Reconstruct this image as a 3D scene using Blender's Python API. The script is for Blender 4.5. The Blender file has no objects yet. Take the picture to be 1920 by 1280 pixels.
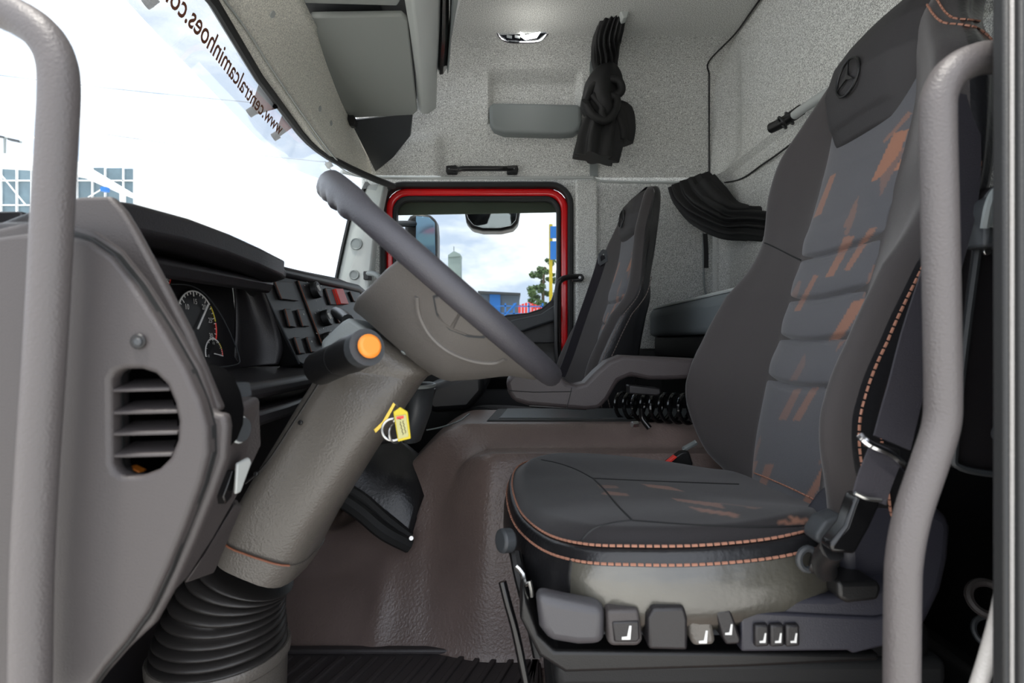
import bpy, bmesh, math, random
from mathutils import Vector, Matrix, noise
random.seed(7)
SC = bpy.context.scene
COL = SC.collection
PI = math.pi

# ------------------------------------------------------------------ camera, sky, sun, exposure
F, H = 1050.0, 0.68          # focal length in pixels (1920 wide), eye height above the cab floor
cam_d = bpy.data.cameras.new('camera')
cam_d.lens, cam_d.sensor_width, cam_d.sensor_fit = F / 1920 * 36, 36, 'HORIZONTAL'
cam_d.clip_start = 0.02
cam_d.dof.use_dof, cam_d.dof.focus_distance, cam_d.dof.aperture_fstop = True, 1.4, 6.5
cam = bpy.data.objects.new('camera', cam_d)
cam.location, cam.rotation_euler = (0, 0, H), (PI / 2, 0, 0)
COL.objects.link(cam)
SC.camera = cam

w = bpy.data.worlds.new('sky')
SC.world = w
w.use_nodes = True
nt = w.node_tree
nt.nodes.clear()
o_ = nt.nodes.new('ShaderNodeOutputWorld')
bg = nt.nodes.new('ShaderNodeBackground')
tc = nt.nodes.new('ShaderNodeTexCoord')
mp = nt.nodes.new('ShaderNodeMapping')
mp.inputs['Scale'].default_value = (1, 1, 2.6)
nz = nt.nodes.new('ShaderNodeTexNoise')
nz.inputs['Scale'].default_value, nz.inputs['Detail'].default_value, nz.inputs['Roughness'].default_value = 4.2, 8, .58
cr = nt.nodes.new('ShaderNodeValToRGB')
cr.color_ramp.elements[0].position, cr.color_ramp.elements[0].color = .40, (.50, .58, .72, 1)
cr.color_ramp.elements[1].position, cr.color_ramp.elements[1].color = .60, (1.0, 1.0, 1.0, 1)
nt.links.new(tc.outputs['Generated'], mp.inputs['Vector'])
nt.links.new(mp.outputs['Vector'], nz.inputs['Vector'])
nt.links.new(nz.outputs['Fac'], cr.inputs['Fac'])
nt.links.new(cr.outputs['Color'], bg.inputs['Color'])
bg.inputs['Strength'].default_value = 2.3
nt.links.new(bg.outputs['Background'], o_.inputs['Surface'])

sun_d = bpy.data.lights.new('sun', 'SUN')
sun_d.energy, sun_d.angle, sun_d.color = 4.0, math.radians(3), (1, .95, .87)
sun = bpy.data.objects.new('sun', sun_d)
sun.rotation_euler = Vector((.16, .20, -1)).to_track_quat('-Z', 'Y').to_euler()
COL.objects.link(sun)

SC.view_settings.view_transform, SC.view_settings.look = 'Standard', 'None'
SC.view_settings.gamma, SC.view_settings.use_curve_mapping = 1, False
SC.view_settings.exposure = 0.4

# ------------------------------------------------------------------ helpers
def P(px, py, Y):
    """world point at lateral distance Y seen at pixel px,py"""
    return Vector(((px - 960) / F * Y, Y, H + (640 - py) / F * Y))
def V(x, y, zc):
    """world point, height measured from the eye level"""
    return Vector((x, y, H + zc))
def proj(p):
    return 960 + F * p.x / p.y, 640 - F * (p.z - H) / p.y
def plane3(a, b, c):
    n = (b - a).cross(c - a).normalized()
    if n.dot(a - Vector((0, 0, H))) > 0: n = -n
    return a, n
def RP(px, py, pl, up=0.0):
    a, n = pl
    d = P(px, py, 1.0) - Vector((0, 0, H))
    o = Vector((0, 0, H))
    t = (a - o).dot(n) / d.dot(n)
    return o + d * t + n * up
def smooth01(t):
    t = max(0.0, min(1.0, t)); return t * t * (3 - 2 * t)
def lin(c):
    return tuple(((v / 255) / 12.92 if v / 255 <= .04045 else ((v / 255 + .055) / 1.055) ** 2.4) for v in c)
def interp(tab, x):
    if x <= tab[0][0]: return tab[0][1:]
    for a, b in zip(tab, tab[1:]):
        if x <= b[0]:
            t = (x - a[0]) / (b[0] - a[0])
            return tuple(p + (q - p) * t for p, q in zip(a[1:], b[1:]))
    return tab[-1][1:]
def cat(pts, n, closed=False):
    """Catmull-Rom through pts, n samples per span"""
    pts = [Vector(p) for p in pts]; out = []; L = len(pts)
    spans = L if closed else L - 1
    for i in range(spans):
        g = (lambda k: pts[k % L]) if closed else (lambda k: pts[max(0, min(L - 1, k))])
        p0, p1, p2, p3 = g(i - 1), g(i), g(i + 1), g(i + 2)
        for k in range(n):
            t = k / n
            out.append(.5 * ((2 * p1) + (p2 - p0) * t + (2 * p0 - 5 * p1 + 4 * p2 - p3) * t * t + (3 * p1 - p0 - 3 * p2 + p3) * t ** 3))
    if not closed: out.append(pts[-1])
    return out
def inpoly(x, y, poly):
    r = False; j = len(poly) - 1
    for i in range(len(poly)):
        xi, yi = poly[i]; xj, yj = poly[j]
        if (yi > y) != (yj > y) and x < (xj - xi) * (y - yi) / (yj - yi) + xi: r = not r
        j = i
    return r

def wloc(o):
    v = Vector((0, 0, 0))
    while o is not None:
        v += Vector(o.location); o = o.parent
    return v
def tag(o, label=None, cat_=None, group=None, kind=None):
    if label: o['label'] = label
    if cat_: o['category'] = cat_
    if group: o['group'] = group
    if kind: o['kind'] = kind
    return o
def thing(name, label, cat_, loc, group=None):
    o = bpy.data.objects.new(name, None)
    o.location = loc; o.empty_display_size = .05
    COL.objects.link(o)
    return tag(o, label, cat_, group)
def mesh(name, verts, faces, mat, parent=None, smooth=True, bevel=0, seg=2, sub=0, solid=0, angle=40, fmat=None, cols=None, fix=True):
    verts = [Vector(v) for v in verts]
    if parent is not None: org = wloc(parent)
    else:
        org = Vector(((min(v.x for v in verts) + max(v.x for v in verts)) / 2, (min(v.y for v in verts) + max(v.y for v in verts)) / 2, min(v.z for v in verts)))
    me = bpy.data.meshes.new(name)
    me.from_pydata([v - org for v in verts], [], faces)
    if cols:
        ca = me.color_attributes.new('print', 'FLOAT_COLOR', 'POINT')
        for i, c in enumerate(cols): ca.data[i].color = (c[0], c[1], c[2], 1)
    mats = mat if isinstance(mat, (list, tuple)) else [mat]
    for m in mats: me.materials.append(m)
    if fmat:
        for p, k in zip(me.polygons, fmat): p.material_index = k
    if fix:
        bm = bmesh.new(); bm.from_mesh(me)
        bmesh.ops.recalc_face_normals(bm, faces=bm.faces)
        bm.to_mesh(me); bm.free()
    if smooth:
        me.shade_smooth()
        if not sub: me.set_sharp_from_angle(angle=math.radians(angle))
    o = bpy.data.objects.new(name, me)
    COL.objects.link(o)
    if parent is not None: o.parent = parent
    else: o.location = org
    if solid:
        m = o.modifiers.new('s', 'SOLIDIFY'); m.thickness = solid; m.offset = 0
    if bevel:
        m = o.modifiers.new('b', 'BEVEL'); m.width = bevel; m.segments = seg; m.limit_method = 'ANGLE'; m.angle_limit = math.radians(35)
        m.harden_normals = False
    if sub:
        m = o.modifiers.new('u', 'SUBSURF'); m.levels = m.render_levels = sub
    return o
def prism(name, pts, d, mat, parent=None, bevel=.003, **k):
    """polygon pts pushed along vector d: a solid"""
    n = len(pts); d = Vector(d)
    vs = [Vector(p) for p in pts] + [Vector(p) + d for p in pts]
    fs = [tuple(range(n)), tuple(range(2 * n - 1, n - 1, -1))] + [(i, (i + 1) % n, n + (i + 1) % n, n + i) for i in range(n)]
    return mesh(name, vs, fs, mat, parent, bevel=bevel, **k)
def slab(name, pxs, Y0, Y1, mat, parent=None, bevel=.003, rnd=0, **k):
    """solid whose near outline stands at lateral distance Y0 and runs straight back to Y1"""
    pts = [P(x, y, Y0) for x, y in pxs]
    if rnd: pts = cat(pts, rnd, True)
    return prism(name, pts, (0, Y1 - Y0, 0), mat, parent, bevel, **k)
def box(name, a, b, mat, parent=None, bevel=.003, **k):
    a, b = Vector(a), Vector(b)
    return prism(name, [(a.x, a.y, a.z), (b.x, a.y, a.z), (b.x, a.y, b.z), (a.x, a.y, b.z)], (0, b.y - a.y, 0), mat, parent, bevel, **k)
def loft(name, rings, mat, parent=None, caps=True, closed=True, **k):
    n = len(rings[0]); vs = [v for r in rings for v in r]; fs = []
    for i in range(len(rings) - 1):
        for j in range(n if closed else n - 1):
            a = i * n + j; b = i * n + (j + 1) % n
            fs.append((a, b, b + n, a + n))
    if caps and closed:
        fs.append(tuple(range(n))[::-1]); fs.append(tuple(range((len(rings) - 1) * n, len(rings) * n)))
    return mesh(name, vs, fs, mat, parent, **k)
def frames(pts):
    out = []; up = Vector((0.13, .31, .94)).normalized(); prev = None
    for i, p in enumerate(pts):
        t = (pts[min(i + 1, len(pts) - 1)] - pts[max(i - 1, 0)]).normalized()
        if prev is None:
            a = t.cross(up)
            if a.length < .1: a = t.cross(Vector((1, 0, 0)))
            a.normalize()
        else:
            a = (prev - t * prev.dot(t)).normalized()
        prev = a
        out.append((p, a, t.cross(a)))
    return out
def tube_vf(pts, r, n=10, base=0):
    vs, fs = [], []
    fr = frames(pts)
    for i, (p, a, b) in enumerate(fr):
        rr = r(i / (len(fr) - 1)) if callable(r) else r
        for j in range(n):
            t = 2 * PI * j / n
            vs.append(p + a * rr * math.cos(t) + b * rr * math.sin(t))
    for i in range(len(fr) - 1):
        for j in range(n):
            q = base + i * n + j; s = base + i * n + (j + 1) % n
            fs.append((q, s, s + n, q + n))
    fs.append(tuple(base + j for j in range(n))[::-1]); fs.append(tuple(base + (len(fr) - 1) * n + j for j in range(n)))
    return vs, fs
def tube(name, pts, r, mat, parent=None, n=10, spl=6, **k):
    pts = cat(pts, spl) if spl else [Vector(p) for p in pts]
    vs, fs = tube_vf(pts, r, n)
    return mesh(name, vs, fs, mat, parent, **k)
def tubes(name, paths, r, mat, parent=None, n=6, **k):
    vs, fs = [], []
    for pts in paths:
        a, b = tube_vf([Vector(p) for p in pts], r, n, len(vs)); vs += a; fs += b
    return mesh(name, vs, fs, mat, parent, **k)
def stitches(name, path, mat, parent, step=.009, ln=.0065, r=.0013):
    """a row of thread stitches along a path: too many to pick apart, one part"""
    L = [0]
    for a, b in zip(path, path[1:]): L.append(L[-1] + (b - a).length)
    paths = []
    s = 0; i = 0
    while s + ln < L[-1]:
        q = []
        for u in (s, s + ln):
            while i < len(L) - 2 and L[i + 1] < u: i += 1
            t = (u - L[i]) / max(1e-9, L[i + 1] - L[i]); q.append(path[i].lerp(path[i + 1], t))
        paths.append(q); s += step
    o = tubes(name, paths, r, mat, parent, n=5)
    o['kind'] = 'stuff'
    return o
def disc(name, c, n, r, th, mat, parent=None, seg=20, ax=None, ry=None, bevel=.001, **k):
    n = Vector(n).normalized()
    a = Vector(ax).normalized() if ax else n.orthogonal().normalized()
    b = n.cross(a).normalized()
    pts = [Vector(c) + a * r * math.cos(2 * PI * i / seg) + b * (ry or r) * math.sin(2 * PI * i / seg) for i in range(seg)]
    return prism(name, pts, n * th, mat, parent, bevel, **k)
def torus(name, c, n, R, r, mat, parent=None, seg=32, m=8, ax=None, Ry=None):
    n = Vector(n).normalized(); a = Vector(ax).normalized() if ax else n.orthogonal().normalized(); b = n.cross(a)
    rings = []
    for i in range(seg):
        t = 2 * PI * i / seg
        d = a * R * math.cos(t) + b * (Ry or R) * math.sin(t); dn = d.normalized(); p = Vector(c) + d
        rings.append([p + dn * r * math.cos(2 * PI * j / m) + n * r * math.sin(2 * PI * j / m) for j in range(m)])
    rings.append(rings[0])
    vs = [v for rg in rings[:-1] for v in rg]; fs = []
    for i in range(seg):
        for j in range(m):
            i2 = (i + 1) % seg
            fs.append((i * m + j, i * m + (j + 1) % m, i2 * m + (j + 1) % m, i2 * m + j))
    return mesh(name, vs, fs, mat, parent)
def gridmesh(name, fn, us, vs_, mat, parent=None, cols=None, **k):
    vs, fs, cc = [], [], []
    nu = len(us)
    for v in vs_:
        for u in us:
            p = fn(u, v); vs.append(p)
            if cols: cc.append(cols(u, v, p))
    for j in range(len(vs_) - 1):
        for i in range(nu - 1):
            a = j * nu + i; fs.append((a, a + 1, a + nu + 1, a + nu))
    return mesh(name, vs, fs, mat, parent, cols=cc or None, **k)
def plate(name, outer, holes, d, mat, parent=None, bevel=.003, **k):
    """flat plate with holes, thickness vector d"""
    bm = bmesh.new(); d = Vector(d)
    for lp in [outer] + holes:
        vv = [bm.verts.new(p) for p in lp]
        for i in range(len(vv)): bm.edges.new((vv[i], vv[(i + 1) % len(vv)]))
    bmesh.ops.triangle_fill(bm, use_beauty=True, edges=bm.edges[:])
    g = bmesh.ops.extrude_face_region(bm, geom=bm.faces[:])
    for e in g['geom']:
        if isinstance(e, bmesh.types.BMVert): e.co += d
    bm.verts.index_update()
    vs = [v.co.copy() for v in bm.verts]; fs = [tuple(v.index for v in f.verts) for f in bm.faces]
    bm.free()
    return mesh(name, vs, fs, mat, parent, bevel=bevel, **k)
def linsp(a, b, n): return [a + (b - a) * i / (n - 1) for i in range(n)]
def ribbon(name, pts, wdir, width, th, mat, parent=None, spl=8):
    pts = cat(pts, spl); rings = []
    for i, p in enumerate(pts):
        t = (pts[min(i + 1, len(pts) - 1)] - pts[max(i - 1, 0)]).normalized()
        a = Vector(wdir); a = (a - t * a.dot(t)).normalized(); b = t.cross(a)
        rings.append([p + a * width / 2 + b * th, p + a * width / 2 - b * th, p - a * width / 2 - b * th, p - a * width / 2 + b * th])
    return loft(name, rings, mat, parent)
def textmesh(body, size, off=0):
    cu = bpy.data.curves.new('t', 'FONT'); cu.body = body; cu.size = size; cu.offset = off; cu.resolution_u = 3
    o = bpy.data.objects.new('t', cu); COL.objects.link(o)
    dg = bpy.context.evaluated_depsgraph_get()
    me = bpy.data.meshes.new_from_object(o.evaluated_get(dg))
    vs = [v.co.copy() for v in me.vertices]; fs = [tuple(p.vertices) for p in me.polygons]
    bpy.data.objects.remove(o); bpy.data.curves.remove(cu); bpy.data.meshes.remove(me)
    return vs, fs

# ------------------------------------------------------------------ materials
def mat(name, rgb, rough=.5, metal=0, bump=0, bscale=600, var=0, vscale=8, speck=0, sscale=900, spec=.5, coat=0, attr=False, sheen=0):
    m = bpy.data.materials.new(name); m.use_nodes = True
    t = m.node_tree; b = t.nodes['Principled BSDF']
    c = lin(rgb)
    b.inputs['Roughness'].default_value = rough; b.inputs['Metallic'].default_value = metal
    b.inputs['Specular IOR Level'].default_value = spec
    if coat: b.inputs['Coat Weight'].default_value = coat; b.inputs['Coat Roughness'].default_value = .15
    if sheen: b.inputs['Sheen Weight'].default_value = sheen; b.inputs['Sheen Roughness'].default_value = .4
    b.inputs['Base Color'].default_value = (*c, 1)
    co = t.nodes.new('ShaderNodeTexCoord')
    src = None
    if attr:
        a = t.nodes.new('ShaderNodeVertexColor'); a.layer_name = 'print'; src = a.outputs['Color']
    def mulnoise(src, scale, amt, det):
        n = t.nodes.new('ShaderNodeTexNoise'); n.inputs['Scale'].default_value = scale; n.inputs['Detail'].default_value = det
        t.links.new(co.outputs['Object'], n.inputs['Vector'])
        r = t.nodes.new('ShaderNodeMapRange'); r.inputs['From Min'].default_value = .3; r.inputs['From Max'].default_value = .7
        r.inputs['To Min'].default_value = 1 - amt; r.inputs['To Max'].default_value = 1 + amt
        t.links.new(n.outputs['Fac'], r.inputs['Value'])
        mx = t.nodes.new('ShaderNodeMix'); mx.data_type = 'RGBA'; mx.blend_type = 'MULTIPLY'; mx.inputs[0].default_value = 1
        if src is None: mx.inputs[6].default_value = (*c, 1)
        else: t.links.new(src, mx.inputs[6])
        t.links.new(r.outputs['Result'], mx.inputs[7])
        return mx.outputs[2]
    if var: src = mulnoise(src, vscale, var, 3)
    if speck: src = mulnoise(src, sscale, speck, 1)
    if src is not None: t.links.new(src, b.inputs['Base Color'])
    if bump:
        n = t.nodes.new('ShaderNodeTexNoise'); n.inputs['Scale'].default_value = bscale; n.inputs['Detail'].default_value = 2
        t.links.new(co.outputs['Object'], n.inputs['Vector'])
        bp = t.nodes.new('ShaderNodeBump'); bp.inputs['Strength'].default_value = bump; bp.inputs['Distance'].default_value = .0015
        t.links.new(n.outputs['Fac'], bp.inputs['Height']); t.links.new(bp.outputs['Normal'], b.inputs['Normal'])
    return m
def glassmat(name, tint, refl=.06, haze=None):
    m = bpy.data.materials.new(name); m.use_nodes = True; t = m.node_tree; t.nodes.clear()
    o = t.nodes.new('ShaderNodeOutputMaterial'); tr = t.nodes.new('ShaderNodeBsdfTransparent'); gl = t.nodes.new('ShaderNodeBsdfGlossy')
    tr.inputs['Color'].default_value = (*tint, 1); gl.inputs['Roughness'].default_value = .02
    mx = t.nodes.new('ShaderNodeMixShader'); fr = t.nodes.new('ShaderNodeFresnel'); fr.inputs['IOR'].default_value = 1.3
    ml = t.nodes.new('ShaderNodeMath'); ml.operation = 'MULTIPLY'; ml.inputs[1].default_value = .22
    t.links.new(fr.outputs['Fac'], ml.inputs[0]); t.links.new(ml.outputs[0], mx.inputs['Fac']); t.links.new(tr.outputs[0], mx.inputs[1]); t.links.new(gl.outputs[0], mx.inputs[2])
    last = mx.outputs[0]
    if haze:
        d = t.nodes.new('ShaderNodeBsdfTranslucent'); d.inputs['Color'].default_value = (*haze[:3], 1)
        m2 = t.nodes.new('ShaderNodeMixShader'); m2.inputs['Fac'].default_value = haze[3]
        t.links.new(last, m2.inputs[1]); t.links.new(d.outputs[0], m2.inputs[2]); last = m2.outputs[0]
    t.links.new(last, o.inputs['Surface'])
    return m
def emit(name, rgb, s):
    m = bpy.data.materials.new(name); m.use_nodes = True; t = m.node_tree
    b = t.nodes['Principled BSDF']; b.inputs['Base Color'].default_value = (*lin(rgb), 1)
    b.inputs['Emission Color'].default_value = (*lin(rgb), 1); b.inputs['Emission Strength'].default_value = s
    return m

M = dict(
    liner=mat('headliner_carpet', (200, 201, 198), .95, bump=.5, bscale=420, speck=.55, sscale=330, spec=.1),
    liner_dark=mat('lining_carpet', (186, 187, 184), .95, bump=.5, bscale=420, speck=.55, sscale=330, spec=.1),
    grey=mat('grey_plastic', (124, 130, 130), .45, bump=.15),
    lgrey=mat('light_grey_plastic', (176, 180, 178), .45, bump=.1),
    visor=mat('visor_vinyl', (138, 142, 138), .5, bump=.15, bscale=300),
    dgrey=mat('dark_grey_plastic', (54, 57, 60), .5, bump=.2),
    dash=mat('dash_plastic', (60, 56, 56), .5, bump=.35, bscale=700),
    dashd=mat('dark_dash_plastic', (30, 28, 30), .4, bump=.3, bscale=700),
    cowl=mat('column_plastic', (88, 84, 79), .30, bump=.5, bscale=320),
    hub=mat('wheel_hub_plastic', (92, 89, 86), .5, bump=.3, bscale=500),
    rim=mat('wheel_rim_foam', (62, 61, 66), .42, bump=.4, bscale=700),
    black=mat('black_plastic', (17, 17, 18), .42, bump=.15),
    gloss=mat('gloss_black', (14, 14, 15), .12),
    rubber=mat('black_rubber', (24, 25, 26), .6, bump=.2),
    gaiter=mat('gaiter_rubber', (38, 36, 35), .42, bump=.2),
    bar=mat('grab_bar_coating', (80, 76, 76), .45, bump=.5, bscale=500),
    steel=mat('steel', (190, 190, 188), .28, metal=1),
    chrome=mat('chrome', (225, 225, 228), .12, metal=1),
    red=mat('red_paint', (230, 22, 28), .22, coat=.6),
    redp=mat('red_plastic', (226, 60, 50), .4),
    orange=mat('orange_plastic', (240, 140, 50), .4),
    yellow=mat('yellow_tag', (196, 176, 30), .45),
    paper=mat('white_paper', (176, 172, 120), .7),
    ink=mat('dark_ink', (60, 45, 30), .7),
    white=mat('white_print', (215, 215, 212), .6),
    thread=mat('orange_thread', (158, 112, 92), .7),
    leather=mat('black_leather', (28, 28, 30), .3, bump=.35, bscale=160, var=.12, vscale=10),
    scuffed_gleam=mat('scuffed_gleam_leather', (68, 66, 59), .36, bump=.3, bscale=160, var=.5, vscale=7, spec=.9, coat=.5),  # lightened base colour imitates outdoor gleam on the side; mottling is scuffs
    pad=mat('headrest_cloth', (46, 44, 45), .72, bump=.3, bscale=500),
    strip=mat('pale_header_lining', (226, 224, 214), .9, bump=.4, bscale=420, speck=.3, sscale=330, spec=.1),
    shell=mat('seat_shell_plastic', (66, 65, 68), .38, bump=.15),
    arm=mat('armrest_plastic', (64, 58, 59), .45, bump=.35, bscale=700),
    fabric=mat('seat_fabric', (56, 52, 52), .8, bump=.4, bscale=900, sheen=.25),
    print=mat('printed_fabric', (80, 80, 84), .75, bump=.4, bscale=900, attr=True, sheen=.2),
    cushion=mat('cushion_fabric', (52, 48, 50), .75, bump=.4, bscale=900, attr=True, sheen=.2),
    curtain=mat('black_curtain', (18, 18, 19), .62, bump=.2, bscale=500),
    vinyl=mat('floor_vinyl', (122, 104, 97), .5, bump=1, bscale=150),
    mat=mat('rubber_mat', (58, 54, 55), .5, bump=.3),
    hump=mat('tunnel_vinyl', (108, 94, 89), .34, bump=1.0, bscale=170, var=.15, vscale=6),
    mattress=mat('mattress_cloth', (96, 102, 104), .85, bump=.3, bscale=300),
    belt=mat('belt_webbing', (52, 50, 56), .6, bump=.5, bscale=800),
    seal=mat('grey_seal', (146, 144, 142), .55, bump=.4, bscale=500),
    pane=glassmat('side_glass', (.64, .66, .66)),
    screen=glassmat('windscreen_glass', (.88, .91, .91)),
    banner=glassmat('banner_film', (.62, .64, .66), haze=(.95, .95, .95, .10)),
    mirror=mat('mirror_glass', (225, 232, 240), .02, metal=1),
    gauge=mat('gauge_face', (22, 21, 23), .35),
    concrete=mat('concrete', (210, 207, 200), .9, var=.1, vscale=.6),
    bsteel=mat('white_steel', (235, 235, 235), .5),
    bpane=mat('facade_glass', (96, 116, 126), .35, var=.15, vscale=2),
    blue=mat('blue_paint', (30, 110, 190), .5),
    towr=mat('tower_concrete', (150, 165, 160), .8, var=.1, vscale=1),
    leaf=mat('leaves', (92, 116, 70), .7, var=.3, vscale=3),
    bark=mat('bark', (96, 84, 70), .9),
    brown=mat('brown_print', (118, 70, 48), .6),
    lampglass=glassmat('lamp_lens', (.9, .92, .95)),
    lidv=mat('lid_vinyl', (58, 62, 64), .32, bump=.6, bscale=200),
    void=mat('dark_cavity', (8, 8, 9), .95, spec=.05),
    lit=emit('lamp_led', (255, 252, 245), 14),
)

# ------------------------------------------------------------------ the setting: cab shell
ZF = -H                       # floor, from eye level
def st(o, label=None): return tag(o, label, None, None, 'structure')
st(box('floor', (-.95, .42, -.05), (1.0, 2.5, 0), M['vinyl'], bevel=0))
st(box('ground', (-60, -40, -1.3), (60, 80, -1.2), M['concrete'], bevel=0))

# passenger side wall below the ledge: plate with the door opening
def rrect(x0, x1, z0, z1, Y, r, n=7):
    pts = []
    for cx, cz, a0 in ((x1 - r, z1 - r, 0), (x0 + r, z1 - r, 90), (x0 + r, z0 + r, 180), (x1 - r, z0 + r, 270)):
        for i in range(n):
            a = math.radians(a0 + 90 * i / (n - 1)); pts.append(V(cx + r * math.cos(a), Y, cz + r * math.sin(a)))
    return pts
DX0, DX1, DZ1 = -.57, .262, .688
YW = 2.43
outer = [V(-.655, YW, ZF), V(.95, YW, ZF), V(.95, YW, .73), V(-.655, YW, .73)]
st(plate('wall_right', outer, [rrect(DX0, DX1, ZF + .06, DZ1, YW, .10)], (0, .05, 0), M['liner_dark'], bevel=.008))
# raised B-pillar lining beside the door
wl = bpy.data.objects['wall_right']
prism('pillar_lining', [V(DX1 + .012, YW - .001, ZF), V(.37, YW - .001, ZF), V(.37, YW - .001, .70), V(DX1 + .012, YW - .001, .70)], (0, -.022, 0), M['liner'], wl, bevel=.012, seg=3)

# upper lining with rounded shoulder and moulded recess of the pocket
def wall_up(x, s):
    """s 0..1 up the upper lining: wall, shoulder, ceiling edge"""
    if s < .7:
        z = .705 + (1.06 - .705) * s / .7; y = 2.41 - .05 * s / .7
    else:
        a = (s - .7) / .3 * PI / 2
        y = 2.36 - .2 * (1 - math.cos(a)); z = 1.06 + .13 * math.sin(a)
    p = V(x, y, z)
    px, py = proj(p)
    m = smooth01((px - 914) / 12) * smooth01((1092 - px) / 12) * smooth01((py - 126) / 18) * smooth01((235 - py) / 10)
    e = smooth01((840 - px) / 25) * smooth01((py - 245) / 30) * .035     # step forward of the handle
    return p + Vector((0, .055 * m - e, -.01 * m))
wu = st(gridmesh('wall_right_upper', wall_up, linsp(-.66, .875, 260), linsp(0, 1, 110), M['liner'], fix=True))
st(box('ceiling', (-.75, .40, H + 1.19), (.95, 2.18, H + 1.22), M['liner'], bevel=0))
def hit_wall(px, py):
    best = None
    for i in range(700):
        s = i / 699; p = wall_up((px - 960) / F * 2.3, s); q = proj(p)
        if best is None or abs(q[1] - py) < best[0]: best = (abs(q[1] - py), p.y)
    return P(px, py, best[1]), best[1]
# ledge under the upper lining
st(tube('trim_1', [P(640, 322, 2.30), P(690, 331, 2.39), P(760, 333, 2.40), P(960, 333, 2.40), P(1112, 333, 2.40)], .008, M['lgrey'], n=8))
st(tube('trim_2', [P(1112, 334, 2.40), P(1135, 340, 2.41), P(1250, 342, 2.41), P(1330, 342, 2.41)], .006, M['lgrey'], n=8))
# grey cover strip on the pillar, running up into the ceiling
strip = []
for py in linsp(331, 20, 26):
    strip.append(hit_wall(1113 + (0 if py > 120 else (120 - py) * .33), py)[0] + Vector((0, -.004, 0)))
st(ribbon('trim_3', strip, (1, 0, 0), .034, .004, M['grey'], spl=1))

# driver side wall around the open door
st(plate('wall_left', [V(-.95, .40, ZF), V(1.0, .40, ZF), V(1.0, .40, 1.22), V(-.95, .40, 1.22)], [rrect(-.60, .47, ZF + .06, .74, .40, .10)], (0, .03, 0), M['dgrey'], bevel=0))
# rear wall
XR = .872
def rear_wall(y, z):
    x = XR - .022 * smooth01((y - 2.30) / .08)
    b = smooth01((y - 2.12) / .1) * smooth01((2.34 - y) / .1) * smooth01((1.16 - z) / .12) * smooth01((z - .70) / .05)
    x += .03 * b
    if z < .70: x += .02 * smooth01((.70 - z) / .02)
    return V(x, y, z)
st(gridmesh('wall_rear', rear_wall, linsp(.72, 2.43, 120), [ZF, -.4, 0, .4, .6, .68, .69, .70, .705, .71, .75] + linsp(.78, 1.2, 26), M['liner']))
st(box('baseboard_right', (.29, 2.36, 0), (.86, 2.425, H - .03), M['black'], bevel=.01))
st(box('baseboard_rear', (.845, .45, 0), (.87, 2.3, H - .10), M['black'], bevel=.01))
st(box('wall_rear_outer', (.96, .45, 0), (1.0, 2.5, H + 1.25), M['dgrey'], bevel=0))
seam = [hit_wall(1330, py)[0] + Vector((-.003, -.006, 0)) for py in linsp(340, 116, 10)] + [V(.860, y, 1.185) for y in (2.16, 2.0, 1.7, 1.2)]
st(tube('trim_4', seam, .0035, M['black'], n=6, spl=5))
st(tube('trim_5', [P(1330, 342, 2.40), P(1360, 342, 2.33), P(1392, 334, 2.16), P(1430, 308, 1.97), P(1470, 280, 1.8), P(1600, 180, 1.42)], .0035, M['black'], n=6))

# windscreen and its header
def x_ws(y, z):
    s = max(0, (y - 1.85) / .45) ** 2 + max(0, (.95 - y) / .45) ** 2
    return -.68 - .42 * (.72 - z) + .16 * min(1.3, s)
def z_top(y): return interp([(.4, .70), (.9, .75), (1.231, .75), (1.5, .705), (1.82, .678), (2.18, .662), (2.36, .65)], y)[0]
st(gridmesh('window_1', lambda y, t: V(x_ws(y, z_top(y) * (1 - t) + .10 * t), y, z_top(y) * (1 - t) + .10 * t), linsp(.45, 2.36, 60), linsp(0, 1, 16), M['screen']))
w1 = bpy.data.objects['window_1']
tube('gasket', [V(x_ws(y, z_top(y)) + .006, y, z_top(y) + .004) for y in linsp(.45, 2.36, 30)], .013, M['rubber'], w1, n=8, spl=1)
# banner film with mirrored lettering, stuck to the inside of the screen
zb = [(1.0, .634), (1.185, .617), (1.369, .604), (1.607, .586), (1.916, .584), (2.13, .60), (2.3, .62)]
def z_band(y): return interp(zb, y)[0]
ban = gridmesh('windscreen_banner', lambda y, t: V(x_ws(y, z_top(y) + (z_band(y) - z_top(y)) * t) + .004, y, z_top(y) + (z_band(y) - z_top(y)) * t), linsp(.62, 2.3, 50), linsp(0.04, 1, 6), M['banner'])
tag(ban, 'translucent white banner film with mirrored web address along the windscreen top', 'banner')
vs, fs = textmesh('www.centralcaminhoes.com.br', 1.0, .012)
wmax = max(v.x for v in vs)
y_start, y_end = 1.715, 1.02
tv = []
for v in vs:
    y = y_start + (y_end - y_start) * v.x / wmax
    zt, zl = z_top(y), z_band(y)
    z = zl + (zt - zl) * (.44 + .46 * v.y)
    tv.append(V(x_ws(y, z) + .0065, y, z))
mesh('lettering', tv, fs, M['brown'], ban, smooth=False, fix=False)['label'] = 'brown mirrored lettering'
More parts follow.
